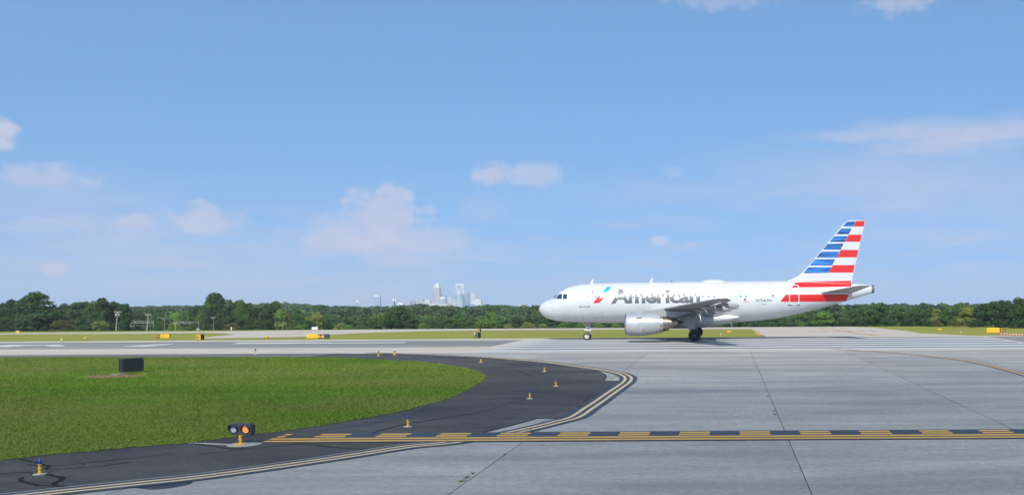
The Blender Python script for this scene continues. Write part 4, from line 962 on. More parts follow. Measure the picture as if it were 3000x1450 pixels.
# ---------------------------------------------------------------- skyline
DC = 8950.0
M['cglass'] = mat('tower_glass', (.10,.22,.36), (.16,.30,.44), .02, .25, coat=.2)
M['cpale'] = mat('tower_pale_glass', (.34,.46,.56), (.42,.52,.60), .02, .3)
M['cblue'] = mat('tower_blue', (.07,.19,.42), (.10,.24,.48), .02, .3)
M['ctan'] = mat('tower_tan', (.52,.43,.36), (.46,.38,.33), .02, .8)
M['cmauve'] = mat('tower_mauve', (.30,.28,.34), (.36,.33,.38), .02, .7)
M['cwhite'] = mat('tower_white', (.78,.78,.78), rough=.6)
M['cgrey'] = mat('tower_grey', (.42,.44,.46), (.36,.38,.41), .02, .7)
M['cgreen'] = mat('tower_crown', (.56,.64,.62), rough=.5)
def cx(px): return ray(px, 900)[0]*DC
def cz(px, py): return CAMZ + ray(px, py)[1]*DC
def tower(px0, px1, ytop, m, label, name='office_tower', depth=None, dy=0, piers=0, pm=None, bands=0, base=-24, cat='tower'):
    x0, x1 = cx(px0), cx(px1); zt = cz((px0+px1)/2, ytop); w = x1-x0; d = depth or w*.9
    e = empty(name, ((x0+x1)/2*(DC+dy)/DC, DC+dy, base)); H = zt-base
    boxo('body', (-w/2, w/2, 0, d, 0, H), M[m], e)
    for k in range(piers):
        x = -w/2 + w*k/(piers-1)
        boxo('pier', (x-w*.035, x+w*.035, -1.6, -.05, 0, H+.6), M[pm], e)
    for k in range(bands):
        z = H*(.12 + .86*k/bands)
        boxo('floor_band', (-w/2-.2, w/2+.2, -.7, -.04, z, z+H*.018), M[pm or 'cpale'], e)
    tag(e, label, cat, 'buildings of the far skyline'); e['_w'] = w; e['_h'] = H; e['_d'] = d
    return e, w, H, d
def frustum(name, e, secs, m):
    return rings(name, [[(-w/2, y0, z), (w/2, y0, z), (w/2, y1, z), (-w/2, y1, z)] for w, y0, y1, z in secs], M[m], e, smooth=False)
e, w, H, d = tower(1096, 1112, 869, 'cglass', 'lone blue glass tower with a white top, left of the skyline', piers=4, pm='cpale', bands=8)
boxo('crown', (-w/2, w/2, -.3, d, H+.05, H+14), M['cwhite'], e); boxo('parapet', (-w*.5, -w*.3, -.4, d*.3, H+14.05, H+18), M['cwhite'], e)
tower(1130, 1149, 898, 'cgrey', 'low pale block, leftmost roof right of the lone glass tower', bands=3, cat='building')
tower(1150, 1169, 887.5, 'cglass', 'blue glass block behind the dark antenna mast', piers=4, pm='cblue', bands=5, cat='building')
e, w, H, d = tower(1164, 1181, 888, 'cwhite', 'cream block with white roof right of the antenna mast', dy=-60, bands=4, pm='cgrey', cat='building'); boxo('penthouse', (-w*.3, w*.2, 2, d*.8, H+.05, H+7), M['cwhite'], e)
tower(1185, 1201, 885, 'cmauve', 'mauve mid-rise left of the small blue one', piers=4, pm='cgrey', cat='building')
tower(1200, 1214, 881.5, 'cglass', 'small blue mid-rise left of the stepped mauve tower', dy=60, piers=3, pm='cblue', bands=5, cat='building')
e, w, H, d = tower(1220, 1242, 881, 'cmauve', 'stepped mauve tower left of the tan arched one', piers=5, pm='cgrey', bands=5); boxo('upper_step', (-w*.32, w*.3, 4, d, H+.05, H+18), M['cmauve'], e); boxo('plant_room', (-w*.12, w*.1, 10, d*.8, H+18.05, H+23), M['cgrey'], e)
e, w, H, d = tower(1244.6, 1259.7, 880.5, 'ctan', 'tan tower with rounded green top, left of the pointed tower', piers=4, pm='cwhite', bands=6)
rings('arched_top', [[(w/2*math.cos(math.pi*k/10), y, H+.05+11*math.sin(math.pi*k/10)) for k in range(11)] for y in (0, d)], M['cgreen'], e, smooth=False)
tower(1258, 1287, 889, 'cgrey', 'pale low block at the foot of the pointed tower', dy=-120, piers=7, pm='cwhite', cat='building')
# pointed tower
x0, x1 = cx(1269), cx(1288); w = x1-x0; e = empty('office_tower', ((x0+x1)/2*(DC+150)/DC, DC+150, -24)); tag(e, 'tall pinkish tower with a pointed pale crown', 'tower', 'buildings of the far skyline')
zz_ = lambda y: cz(1278.5, y) + 24
frustum('shaft', e, [(w, 0, w, 0), (w, 0, w, zz_(866)), (w*.94, w*.03, w*.97, zz_(865.5)), (w*.92, w*.04, w*.96, zz_(841))], 'ctan')
for k in range(7): boxo('pier', (-w*.46+w*.92*k/6-1.2, -w*.46+w*.92*k/6+1.2, -1.5 if k % 2 else -2.4, w*.03, 0, zz_(843 + abs(k-3)*1.6)), M['cmauve' if k % 2 else 'cgrey'], e)
frustum('crown', e, [(w*.86, w*.06, w*.94, zz_(840.9)), (w*.80, w*.1, w*.9, zz_(837)), (w*.62, w*.19, w*.81, zz_(834.5)), (w*.58, w*.21, w*.79, zz_(832)), (w*.30, w*.35, w*.65, zz_(829.5)), (w*.26, w*.37, w*.63, zz_(828)), (w*.05, w*.47, w*.53, zz_(824.6))], 'cgreen')
# wedge beside it
e, w, H, d = tower(1286.5, 1296, 866, 'cmauve', 'slant-roofed mauve tower tucked right of the pointed tower', dy=220); rings('slant_roof', [[(-w/2, y, H+.05), (w/2, y, H+.05), (-w/2, y, H+36)] for y in (0, d)], M['cgrey'], e, smooth=False)
e, w, H, d = tower(1284.5, 1303, 876, 'cglass', 'blue glass block with a cream upper panel', dy=-60, bands=6, pm='cpale', piers=4); boxo('upper_panel', (-w*.25, w*.5, -.6, d*.8, H+.05, H+21), M['cwhite'], e)
e, w, H, d = tower(1302.6, 1312, 868, 'cblue', 'dark blue tower between the cream-panelled block and a white-edged one', dy=40, piers=4, pm='cglass'); boxo('plant_room', (-w*.5, w*.2, 0, d, H+.05, H+6), M['cblue'], e)
tower(1286, 1312, 890, 'cmauve', 'low mauve block before the dark blue tower', dy=-160, piers=5, pm='cwhite', cat='building')
e, w, H, d = tower(1311, 1320.5, 871, 'cpale', 'slim glass tower with bright white right edge', piers=2, pm='cpale'); boxo('white_edge', (w*.38, w*.62, -3, -.1, 0, H-6), M['cwhite'], e); boxo('roof_fin', (-w*.7, w*.1, -2, d, H+.05, H+6), M['cwhite'], e)
e, w, H, d = tower(1320.5, 1332, 873, 'cglass', 'blue glass tower left of the domed tower', dy=60, piers=5, pm='cpale')
tower(1324, 1330.5, 875, 'ctan', 'narrow peach tower left of the domed tower', dy=-40, piers=3, pm='cwhite')
# framed tower, open at the top
x0, x1 = cx(1335.3), cx(1359.2); w = x1-x0; e = empty('office_tower', ((x0+x1)/2*(DC+200)/DC, DC+200, -24)); tag(e, 'tall glass tower topped by a white frame with a V opening', 'tower', 'buildings of the far skyline')
Zf = lambda y: cz(1347, y) + 24
boxo('body', (-w/2, w/2, 0, w*.8, 0, Zf(862)), M['cpale'], e)
boxo('top_beam', (-w/2, w/2, -4, 10, Zf(834.3), Zf(829.7)), M['cwhite'], e)
boxo('right_post', (w/2-4.5, w/2+2, -4.5, 10.5, 0, Zf(834.31)), M['cwhite'], e); boxo('left_post', (-w/2-.5, -w/2+3.2, -4, 10, 0, Zf(834.31)), M['cpale'], e)
def bar(nm, xa, za, xb, zb, t, m, par=None):
    dx, dz = xb-xa, zb-za; l = math.hypot(dx, dz); nx, nz_ = -dz/l*t, dx/l*t
    return rings(nm, [[(xa-nx, y, za-nz_), (xa+nx, y, za+nz_), (xb+nx, y, zb+nz_), (xb-nx, y, zb-nz_)] for y in (-4.2, 9.8)], M[m], par or e, smooth=False)
bar('v_arm', -w/2+2.5, Zf(834), -w*.13, Zf(853), 3.2, 'cwhite'); bar('v_arm', w/2-3, Zf(834), -w*.04, Zf(853), 3.2, 'cwhite')
rings('left_glass', [[(-w/2+3.2, y, Zf(862)), (-w/2+3.2, y, Zf(836)), (-w*.17, y, Zf(853)), (-w*.1, y, Zf(862))] for y in (1, 8)], M['cpale'], e, smooth=False)
rings('right_glass', [[(0, y, Zf(862)), (0, y, Zf(853)), (w/2-4.5, y, Zf(836)), (w/2-4.5, y, Zf(862))] for y in (1, 8)], M['cpale'], e, smooth=False)
for k in range(5): boxo('pier', (-w*.35+w*.2*k*.85-1, -w*.35+w*.2*k*.85+1, -2, -.05, 0, Zf(862)), M['cgrey'], e)
# domed tower
e, w, H, d = tower(1331, 1353.6, 864, 'cglass', 'grey tower with white ribs and a domed stepped top', dy=-60)
for k, (a, b) in enumerate(((-.5,.5),(-.34,.72),(-.12,.78),(-.02,1),(.08,1),(.2,.95),(.34,.72),(.5,.5))): boxo('rib', (w*a-1.6, w*a+1.6, -2.2, -.05, 0, H*b if b < 1 else H-1), M['cwhite'], e)
boxo('ledge', (-w*.56, w*.5, -2.8, -.02, H*.52, H*.52+3), M['cwhite'], e)
frustum('stepped_top', e, [(w*1.0, -1, d, H+.05), (w*.96, 1, d, H+5), (w*.76, d*.12, d*.9, H+8), (w*.74, d*.12, d*.9, H+14), (w*.58, d*.2, d*.8, H+19)], 'cgrey')
lathe('dome', [(w*.26,H+19.05),(w*.25,H+25),(w*.2,H+31),(w*.12,H+36),(w*.03,H+39)], M['cgreen'], e, 20, 'z', (0, d*.5, 0))
# right glass cluster
e, w, H, d = tower(1364, 1372.4, 856, 'cglass', 'dark-edged glass slab, left half of the right glass cluster', dy=30, piers=3, pm='cblue'); rings('slant_top', [[(-w/2, y, H+.05), (w/2, y, H+.05), (w/2, y, H+9), (w*.1, y, H+9)] for y in (0, d)], M['cglass'], e, smooth=False)
tube('mast', [(w*.7, d*.5, H-20), (w*.7, d*.5, H+70)], [1.6,.7], M['ctan'], e, 6)
tower(1372.4, 1382, 859, 'cpale', 'pale glass slab in the middle of the right glass cluster', dy=60, piers=4, pm='cglass')
e, w, H, d = tower(1381.5, 1390, 858, 'cpale', 'pale glass tower joined to a slanting mauve roof', dy=20, piers=3, pm='cwhite')
rings('slanting_wing', [[(w/2+.05, y, 0), (w/2+.05, y, H), (w/2+cx(1400)-cx(1390), y, H-40), (w/2+cx(1400)-cx(1390), y, 0)] for y in (3, d)], M['cmauve'], e, smooth=False)
e, w, H, d = tower(1383.5, 1408, 880.5, 'cgrey', 'broad block with white top band, right end of the skyline', dy=-80, piers=9, pm='cwhite'); boxo('top_band', (-w/2-.6, w/2+.6, -2.4, d, H-2, H+8), M['cwhite'], e); boxo('penthouse', (-w*.02, w*.24, 2, d*.6, H+8.05, H+15), M['cwhite'], e)
e, w, H, d = tower(1362, 1386, 891, 'cblue', 'low deep blue glass block before the right glass cluster', dy=-150, bands=3, pm='cglass', cat='building')
e, w, H, d = tower(1520, 1541, 893, 'cgrey', 'small building with peach cap standing alone right of the skyline', dy=-4000*0, bands=0, cat='building'); boxo('cap', (-w*.5-.5, w*.5+.5, -2, d, H-5, H+9), M['ctan'], e); boxo('core', (w*.02, w*.22, -1.5, -.1, 0, H-5.05), M['ctan'], e)
tower(1476, 1484, 893.5, 'ctan', 'tiny tan roof on the wooded ridge left of the aircraft', dy=100, cat='building')

# masts on the ridge
def mast(px, ytop, d, label, dishes=True, lattice=True):
    a, b = ray(px, ytop); x = a*d; zb = terr(x, d); H = CAMZ + b*d - zb
    e = empty('antenna_mast', (x, d, zb)); s_ = .9
    if lattice:
        for sx, sy in ((-1,-.6),(1,-.6),(0,1)): tube('leg', [(sx*s_, sy*s_, 0), (sx*s_*.6, sy*s_*.6, H)], .22, M['strut'], e, 6)
        for k in range(1, 9):
            z = H*k/9; q = s_*(1-.4*k/9); tube('brace', [(-q,-q*.6,z),(q,-q*.6,z)], .12, M['strut'], e, 5)
    else: tube('pole', [(0,0,0),(0,0,H)], [.9,.5], M['dark'], e, 8)
    if dishes:
        for sx in (-1, 0, 1): boxo('antenna_panel', (sx*1.9-.5, sx*1.9+.5, -1.4, -1.0, H-3.4, H-.3), M['cwhite'], e)
        tube('antenna_frame', [(-2.6,-.9,H-1.8),(2.6,-.9,H-1.8)], .25, M['strut'], e, 6)
    tag(e, label, 'mast')
mast(1048, 879, 1350, 'thin lattice mast with white aerials left of the lone glass tower')
mast(1156, 874.5, 1250, 'dark monopole with aerials rising before the blue glass block', lattice=False)
mast(2504, 838, 2300, 'faint tall lattice mast behind the aircraft tail cone', dishes=False)

# pale building in the wood behind the tail
D2 = 1150.0
def bx_(px): return ray(px, 900)[0]*D2
def bz_(px, py): return CAMZ + ray(px, py)[1]*D2
M['stucco'] = mat('pale_stucco', (.62,.52,.42), (.56,.47,.39), .2, .85)
e = empty('office_building', (bx_(2475), D2, -16)); xo = bx_(2475); z_ = lambda y: bz_(2475, y) + 16
boxo('lower_wing', (bx_(2438)-xo, bx_(2466)-xo, 0, 18, 0, z_(903)), M['stucco'], e); boxo('main_block', (bx_(2465.5)-xo, bx_(2512)-xo, -2, 22, z_(907.5), z_(895.5)), M['stucco'], e)
boxo('core', (bx_(2466.2)-xo, bx_(2511)-xo, 3, 20, 0, z_(907.6)), M['glass'], e)
for a, b in ((2470,2473),(2481,2484),(2496,2499)): boxo('pier', (bx_(a)-xo, bx_(b)-xo, -1.5, 2.9, 0, z_(907.6)), M['stucco'], e)
for a in (2441,2447,2453,2459): boxo('window', (bx_(a)-xo, bx_(a+3.4)-xo, -.12, -.01, z_(911), z_(907)), M['glass'], e)
tag(e, 'pale stucco office building peeping over trees behind the tail', 'building')
for (p0, p1, y0, lab) in ((2371, 2384, 919, 'white roof among trees below the tail, left of the office building'), (2440, 2450, 912.5, 'small white roof just below the pale office building')):
    e = empty('small_house', (bx_((p0+p1)/2), D2-300, -16)); w = (bx_(p1)-bx_(p0))*.74; h = CAMZ + ray((p0+p1)/2, y0)[1]*(D2-300) + 16; e.location.x = ray((p0+p1)/2, y0)[0]*(D2-300)
    boxo('wall', (-w/2, w/2, 0, 10, 0, h-1.4), M['cwhite'], e); rings('roof', [[(-w/2-.4, y, h-1.38), (w/2+.4, y, h-1.38), (w/2-.6, y, h), (-w/2+.6, y, h)] for y in (-.4, 10.4)], M['cgrey'], e, smooth=False)
    boxo('window', (-w*.2, w*.2, -.1, -.01, h-3.2, h-2), M['glass'], e)
    tag(e, lab, 'house')

# ---------------------------------------------------------------- poles and lamps beyond the far taxiway
M['wood'] = mat('weathered_pole', (.34,.31,.27), (.26,.23,.20), 5, .85, coord='obj'); M['galv'] = mat('galvanised_steel', (.36,.37,.37), (.29,.30,.30), 5, .5, metal=.3, coord='obj')
M['brownpole'] = mat('brown_pole', (.16,.12,.10), rough=.8)
def at_d(px, py, d): a, b = ray(px, py); return Vector((a*d, d, CAMZ + b*d))
def utility_pole(px0, px1, ytop, d, label, arm=2.6, trans=True, m='wood', yb=None, low=0):
    t = at_d(px1, ytop, d); b = at_d(px0, 972, d); b.z = terr(b.x, d); e = empty('utility_pole', b); H = t.z-b.z; lx = t.x-b.x
    tube('pole', [(0,0,0),(lx,0,H)], [.24,.16], M[m], e, 10)
    k = .96; boxo('crossarm', (lx*k-arm/2*2, lx*k+arm/2*2, -.16, -.02, H*k-.18, H*k+.12), M[m], e)
    for s_ in (-.95, -.5, .5, .95): lathe('insulator', [(.07,0),(.11,.12),(.06,.3)], M['galv'], e, 8, 'z', (lx*k+s_*arm, -.09, H*k+.125))
    if trans:
        for s_ in (-1, 0, 1): lathe('transformer', [(.2,0),(.32,.05),(.32,1.05),(.2,1.15)], M['galv'], e, 12, 'z', (lx*.78 + s_*.72, -.45 if s_ == 0 else -.1, H*.76))
    tag(e, label, 'utility pole'); return e
utility_pole(339.5, 345.5, 911.5, 400, 'leaning wooden utility pole with three transformers before dark trees', 1.7)
utility_pole(430, 434.5, 920, 408, 'wooden utility pole with one crossarm left of the street lamp', 1.45, trans=False)
utility_pole(514, 514.5, 943.5, 430, 'short pole with crossarm half hidden by leaves right of the street lamp', 1.3, trans=False)
def street_lamp(px, yt, pxa, d, label):
    t = at_d(px, yt, d); b = Vector((t.x, d, terr(t.x, d))); e = empty('street_lamp', b); H = t.z-b.z; L_ = (pxa-px)*d/F
    tube('pole', [(0,0,0),(0,0,H*.5),(0,0,H)], [.17,.14,.11], M['brownpole'], e)
    tube('arm', [(0,0,H-.1),(L_*.3,0,H+.7),(L_*.6,0,H+.9),(L_*.85,0,H+.95)], .07, M['galv'], e, 8)
    xloft('lamp_head', [(L_*.8,0,H+.94,.05,.05),(L_*.9,0,H+.92,.16,.1),(L_*1.02,0,H+.9,.16,.09),(L_*1.06,0,H+.9,.04,.04)], M['galv'], e, n=10)
    tag(e, label, 'street lamp')
street_lamp(482.5, 937, 461, 402, 'brown street lamp with long curved arm pointing left')
b = at_d(625.5, 930, 405); e = empty('floodlight_pole', (b.x, 405, terr(b.x, 405))); H = b.z - terr(b.x, 405)
tube('pole', [(0,0,0),(0,0,H)], [.18,.13], M['brownpole'], e); tube('bracket', [(-.6,0,H-.25),(.6,0,H-.25)], .05, M['galv'], e, 6)
for s_ in (-1, 1): boxo('floodlight', (s_*.62-.28, s_*.62+.28, -.35, .05, H-.25, H+.22), M['galv'], e, .05)
tag(e, 'brown pole with two floodlights at the clump of tall trees', 'light pole')
# road sign gantries
def gantry(px0, px1, y, d, label, truss=True, legs=(0, 1)):
    a, b = at_d(px0, y, d), at_d(px1, y, d); zg = terr(a.x, d); e = empty('road_gantry', (a.x, d, zg)); w = b.x-a.x; z = a.z-zg
    for dz in (0, .9): tube('chord', [(0,0,z-dz),(w,0,z-dz*1.0)], .09, M['galv'], e, 6)
    n = max(4, int(w/1.6))
    if truss:
        for k in range(n): tube('lattice', [(w*k/n,0,z-(0 if k % 2 else .9)),(w*(k+1)/n,0,z-(.9 if k % 2 else 0))], .06, M['galv'], e, 5)
    for l in legs: tube('leg', [(w*l,0,0),(w*l,0,z)], .16, M['galv'], e, 8)
    tag(e, label, 'gantry')
gantry(383, 449, 941.5, 452, 'long lattice road gantry left of the street lamp', legs=(0, 1)); gantry(365, 440, 954.5, 440, 'low steel gantry beneath the long lattice one', False, (0, 1)); gantry(524, 580, 942.5, 455, 'lattice road gantry right of the street lamp', True, (1,))
e = empty('signal_cabinet', at_d(581, 966, 398)); p = at_d(581, 966, 398); e.location = (p.x, 398, terr(p.x, 398)); h = p.z - terr(p.x, 398) + .6
boxo('cabinet', (-.75, .75, -.5, .5, 0, h), M['galv'], e, .08); tube('post', [(.2,0,h),(.2,0,h+3.2)], .09, M['galv'], e, 8); xloft('lamp_hood', [(-.7,0,h+2.6,.1,.1),(-.3,0,h+2.9,.3,.22),(.2,0,h+3.2,.1,.1)], M['galv'], e, n=8)
tag(e, 'grey cabinet with post and hood at the far taxiway edge', 'cabinet')
for (px, w, h, nm, lab) in ((918, 1.5, .95, 'equipment_box', 'small grey box beyond the far taxiway, left of a white dome'), (677, .35, 1.2, 'marker_post', 'tiny white post before the clump of tall trees')):
    p = at_d(px, 968, 397); e = boxo(nm, (-w/2, w/2, 0, .6, 0, h+.2), M['cwhite'], None, .05); e.location = (p.x, 397, terr(p.x, 397)); tag(e, lab, 'box' if w > 1 else 'post')
p = at_d(928, 968, 397); e = lathe('equipment_dome', [(.5,0),(.52,.7),(.45,1.1),(.25,1.35),(.03,1.42)], M['cwhite'], None, 14); e.location = (p.x, 397, terr(p.x, 397)); tag(e, 'white rounded housing right of a small grey box at the treeline', 'housing')

# ---------------------------------------------------------------- airfield signs and lights
M['signyellow'] = mat('sign_yellow', (.80,.47,.01), (.74,.42,.01), 3, .45, coord='obj'); M['signdark'] = mat('sign_black', (.014,.015,.018), (.022,.023,.027), 3, .5, coord='obj'); M['signamber'] = mat('sign_amber', (.62,.38,.03), rough=.5)
M['signframe'] = mat('sign_frame', (.09,.075,.03), rough=.5); M['signolive'] = mat('sign_olive_back', (.10,.11,.06), rough=.6); M['signwhite'] = mat('sign_white', (.8,.8,.8), rough=.4)
M['postyellow'] = mat('post_yellow', (.72,.38,.015), (.60,.30,.015), 14, .5, coord='obj'); M['bluelens'] = mat('blue_lens', (.004,.022,.16), rough=.12, coat=1); M['clear'] = mat('clear_lens', (.55,.57,.58), (.38,.40,.42), 40, .18, coat=.8, coord='obj')
M['padcon'] = mat('light_base_concrete', (.36,.34,.30), (.28,.265,.235), 12, .85, coord='obj'); M['blackbody'] = mat('black_housing', (.035,.038,.05), (.05,.053,.062), 8, .5, coord='obj')
def flat_text(name, body, x0, x1, z0, z1, y, m, parent, bold=.02):
    bm = text_bm(body, x0, x1, z0, z1, bold)
    for v in bm.verts: v.co.y = y
    for q in bm.faces:
        q.normal_update()
        if q.normal.y > 0: q.normal_flip()
    return from_bm(name, bm, m, parent)
def arrow(x0, x1, z, y, m, parent):
    s_ = 1 if x1 > x0 else -1; t = .035
    pts = [(x0,z-t),(x1-s_*.13,z-t),(x1-s_*.13,z-.11),(x1,z),(x1-s_*.13,z+.11),(x1-s_*.13,z+t),(x0,z+t)]
    bm = bmesh.new(); bm.faces.new([bm.verts.new((x,y,zz)) for x, zz in pts]); bmesh.ops.triangulate(bm, faces=bm.faces[:])
    for q in bm.faces:
        q.normal_update()
        if q.normal.y > 0: q.normal_flip()
    return from_bm('arrow', bm, m, parent)
def sign_base(name, px, py, label, rz=0):
    p = gpz(px, py); e = empty(name, p, (0,0,rz)); tag(e, label, 'sign'); return e, p.y/F
def panel(e, x0, x1, z0, z1, face, edge='signframe', th=.28):
    o = boxo('panel', (x0, x1, 0, th, z0, z1), M[edge], e, .015)
    boxo('face', (x0+.03, x1-.03, -.012, -.002, z0+.03, z1-.03), M[face], o); return o
def legs(e, xs_, z0):
    for x in xs_: tube('leg', [(x,.14,-.05),(x,.14,z0)], .045, M['galv'], e, 8)
# direction sign
e, k = sign_base('taxiway_sign', 477, 991.8, 'yellow direction sign with two arrows and a black panel, beyond the runway')
a, b_, c_ = -20*k, -7.5*k, 20*k; z0, z1 = 2*k, 13.6*k
panel(e, a, b_-.01, z0, z1, 'signdark', 'signamber'); o = panel(e, b_, c_, z0, z1, 'signyellow'); legs(e, (a+.2, b_, c_-.2), z0)
flat_text('sign_text', 'D2', a+.1, b_-.1, z0+.2, z1-.2, -.02, M['signyellow'], e); flat_text('sign_text', 'D', 2.5*k, 6*k, z0+.22, z1-.22, -.02, M['signdark'], e)
arrow(0, -3.6*k, (z0+z1)/2, -.02, M['signdark'], e); arrow(10*k, 14*k, (z0+z1)/2, -.02, M['signdark'], e)
# angled sign with arrow
e, k = sign_base('taxiway_sign', 580, 996, 'amber sign with arrow and black side, left of the far taxiway curve', R(-22))
o = panel(e, -9*k, 12*k, 1*k, 16.5*k, 'signamber', 'signdark', .5); flat_text('sign_text', 'D2', -6.5*k, 1.5*k, 4*k, 12*k, -.02, M['signdark'], e); arrow(2.5*k, 8*k, 7.6*k, -.02, M['signdark'], e); legs(e, (-6*k, 9*k), 1*k)
o = boxo('side_lamp', (-9*k-.14, -9*k-.01, .08, .36, 12*k, 16*k), M['signwhite'], e, .03)
# hold sign group
e, k = sign_base('taxiway_sign', 931, 993, 'long sign with yellow panel, D2 panel and blank black panel')
a, b_, c_, d_ = -33*k, -.5*k, 15*k, 32.5*k; z0, z1 = 1.2*k, 14.6*k
o = panel(e, a, b_-.01, z0, z1, 'signyellow', 'signyellow'); 
boxo('ridge', (a+.05, b_-.05, -.07, -.0125, z1-.52, z1-.34), M['signamber'], o)
for q in range(4): boxo('rib', (a+.35+q*.62, a+.62+q*.62, -.06, -.0125, z0+.12, z0+.5), M['signamber'], o)
panel(e, b_, c_-.01, z0, z1, 'signdark', 'signamber'); flat_text('sign_text', 'D2', b_+.14, c_-.16, z0+.18, z1-.2, -.02, M['signyellow'], e)
panel(e, c_, d_, z0, z1, 'blackbody', 'signdark'); legs(e, (a+.3, b_, c_, d_-.3), z0)
# right hold sign
e, k = sign_base('taxiway_sign', 2919, 975, 'yellow sign with D1 panel at the right edge of the field')
a, b_, c_ = -28*k, 9.6*k, 28*k; z0, z1 = 1.2*k, 14.8*k
o = panel(e, a, b_, z0, z1, 'signyellow', 'signyellow'); boxo('ridge', (a+.05, b_-.05, -.07, -.0125, z1-.42, z1-.30), M['signamber'], o)
for q in range(4): boxo('rib', (a+.4+q*.68, a+.75+q*.68, -.06, -.0125, z0+.1, z0+.5), M['signamber'], o)
panel(e, b_+.1, c_, z0+.1, z1-.1, 'signdark', 'signamber'); flat_text('sign_text', 'D1', b_+.35, c_-.25, z0+.28, z1-.28, -.02, M['signyellow'], e); legs(e, (a+.3, b_, c_-.3), z0)
tube('aerial', [(-8*k,.14,z1),(-8*k,.14,z1+10*k)], .05, M['galv'], e, 6)
# marker boxes seen from behind
e, k = sign_base('distance_marker', 1395, 990, 'dark olive box with a white side lamp beyond the runway', R(-35))
o = panel(e, -7*k, 9*k, 1*k, 16*k, 'signolive', 'signdark', .5); lathe('side_lamp', [(.02,0),(.12,.01),(.12,.05),(.02,.06)], M['signwhite'], e, 14, 'y', (-5.4*k, -.08, 13.2*k)); legs(e, (-5*k, 6*k), 1*k)
e, k = sign_base('taxiway_sign', 1402, 973.5, 'small amber sign seen edge-on above the dark olive box', R(-55))
panel(e, -6*k, 8*k, 1.5*k, 11.5*k, 'signamber', 'signdark', .5); flat_text('sign_text', 'D', -1*k, 3*k, 4*k, 8.5*k, -.02, M['signdark'], e); legs(e, (-4*k, 5*k), 1.5*k)
e, k = sign_base('taxiway_sign', 52, 976.4, 'small orange sign with white corner at the far left taxiway'); panel(e, -4.5*k, 4.5*k, 1*k, 7.6*k, 'signamber', 'postyellow'); boxo('side_lamp', (-6*k, -4.6*k, 0, .25, 5*k, 7.4*k), M['signwhite'], e); legs(e, (-3*k, 3*k), 1*k)
# yellow guard lights seen across the runway
def yellow_light(px, py, w, label):
    p = gpz(px, py); k = p.y/F; e = empty('guard_light', p); W_, z = w*k, 4*k
    xloft('housing', [(-W_/2,0,z+1.9*k,.05,.05),(-W_*.42,0,z+1.9*k,.16,2.0*k),(0,0,z+2*k,.2,2.6*k),(W_*.42,0,z+1.9*k,.16,2.0*k),(W_/2,0,z+1.9*k,.05,.05)], M['postyellow'], e, n=12)
    tube('post', [(0,0,-.05),(0,0,z)], .06, M['postyellow'], e, 8); lathe('base_plate', [(.16,0),(.16,.03),(.06,.04)], M['padcon'], e, 12)
    tag(e, label, 'guard light', 'yellow guard lights beyond the runway')
yellow_light(250, 996, 10.5, 'yellow oblong light on a stem, left of the direction sign'); yellow_light(781, 992.5, 11, 'yellow oblong light on a stem, left of the long D2 sign'); yellow_light(2136, 977, 14.5, 'yellow oblong light on a stem, right of the main wheels'); yellow_light(2753, 971, 13.5, 'yellow oblong light on a stem in the grass left of the D1 sign')
# red and white approach lights
M['redlamp'] = mat('red_lamp', (.60,.10,.045), rough=.4)
for i in range(9):
    px = 2931 + i*8.6; p = gpz(px, 982.2 + i*.35); k = p.y/F; e = empty('approach_light', p)
    lathe('lamp', [(.5*k,0),(3*k,.6*k),(3.2*k,3.2*k),(1.2*k,4.2*k)], M['redlamp'], e, 10, 'z', (0,0,2.6*k)); boxo('lens', (.6*k, 3*k, -3.4*k, -2.6*k, 4.2*k, 6.6*k), M['signwhite'], e); tube('stem', [(0,0,-.03),(0,0,2.8*k)], .5*k, M['postyellow'], e, 6)
    tag(e, f'small red and white light, {ORD[i]} from the left in the row beside the D1 sign', 'runway light', 'row of red and white lights')

# taxiway edge lights
def make_edge_light():
    e = empty('edge_light')
    lathe('base_plate', [(.145,-.02),(.145,.010),(.135,.016),(.05,.02)], M['padcon'], e, 24)
    st = lathe('stem', [(.05,.02),(.045,.03),(.034,.035),(.034,.12),(.046,.125),(.046,.15),(.034,.155),(.036,.22),(.046,.235),(.046,.258)], M['postyellow'], e, 16)
    lathe('collar', [(.05,.258),(.052,.27),(.05,.285)], M['bluelens'], e, 16)
    ln = lathe('lens', [(.046,.285),(.047,.32),(.042,.355),(.03,.377),(.01,.385)], M['bluelens'], e, 16)
    tube('set_screw', [(.03,-.03,.14),(.05,-.05,.14)], .012, M['postyellow'], e, 6)
    return e
el0 = make_edge_light()
EL = [(117,1392,1.0,'blue-topped yellow edge light nearest the camera, bottom left'), (1195,1251.5,1.0,'blue-topped edge light right of the twin-lamp guard light'), (1552,1169.5,1.0,'blue-topped edge light nearest the grass tip on the curve'), (1629,1132.5,1.0,'blue-topped edge light furthest right on the asphalt curve'), (1595,1089.5,1.0,'blue-topped edge light above the rightmost one on the curve'), (1409,1062.3,1.0,'blue-topped edge light beyond the grass tip'), (1109,1043.6,1.0,'blue-topped edge light left of the round clear lamp by the runway'), (748,1038.6,1.1,'dark-topped edge light on the runway verge behind the grass')]
for i, (px, py, s_, lab) in enumerate(EL):
    o = el0 if i == 0 else copy_tree(el0); p = gpz(px, py); o.location = (p.x, p.y, p.z+.032); o.scale = (s_, s_, s_); o.rotation_euler = (0, 0, i*1.3); tag(o, lab, 'edge light', 'taxiway edge lights on the asphalt')
FARL = [(180,1003.5,'small white-topped light at the far runway edge, far left'), (1879,987.5,'tiny light in the grass behind the engine'), (2112,985.5,'tiny light in the grass between main wheels and yellow light'), (2815,977,'tiny light in the right grass, left of the D1 sign'), (335,980.3,'tiny light on the far left taxiway verge'), (1070,975.5,'tiny light on the far taxiway verge below the lone glass tower'), (2546,959.4,'tiny light where the far taxiway meets the right grass')]
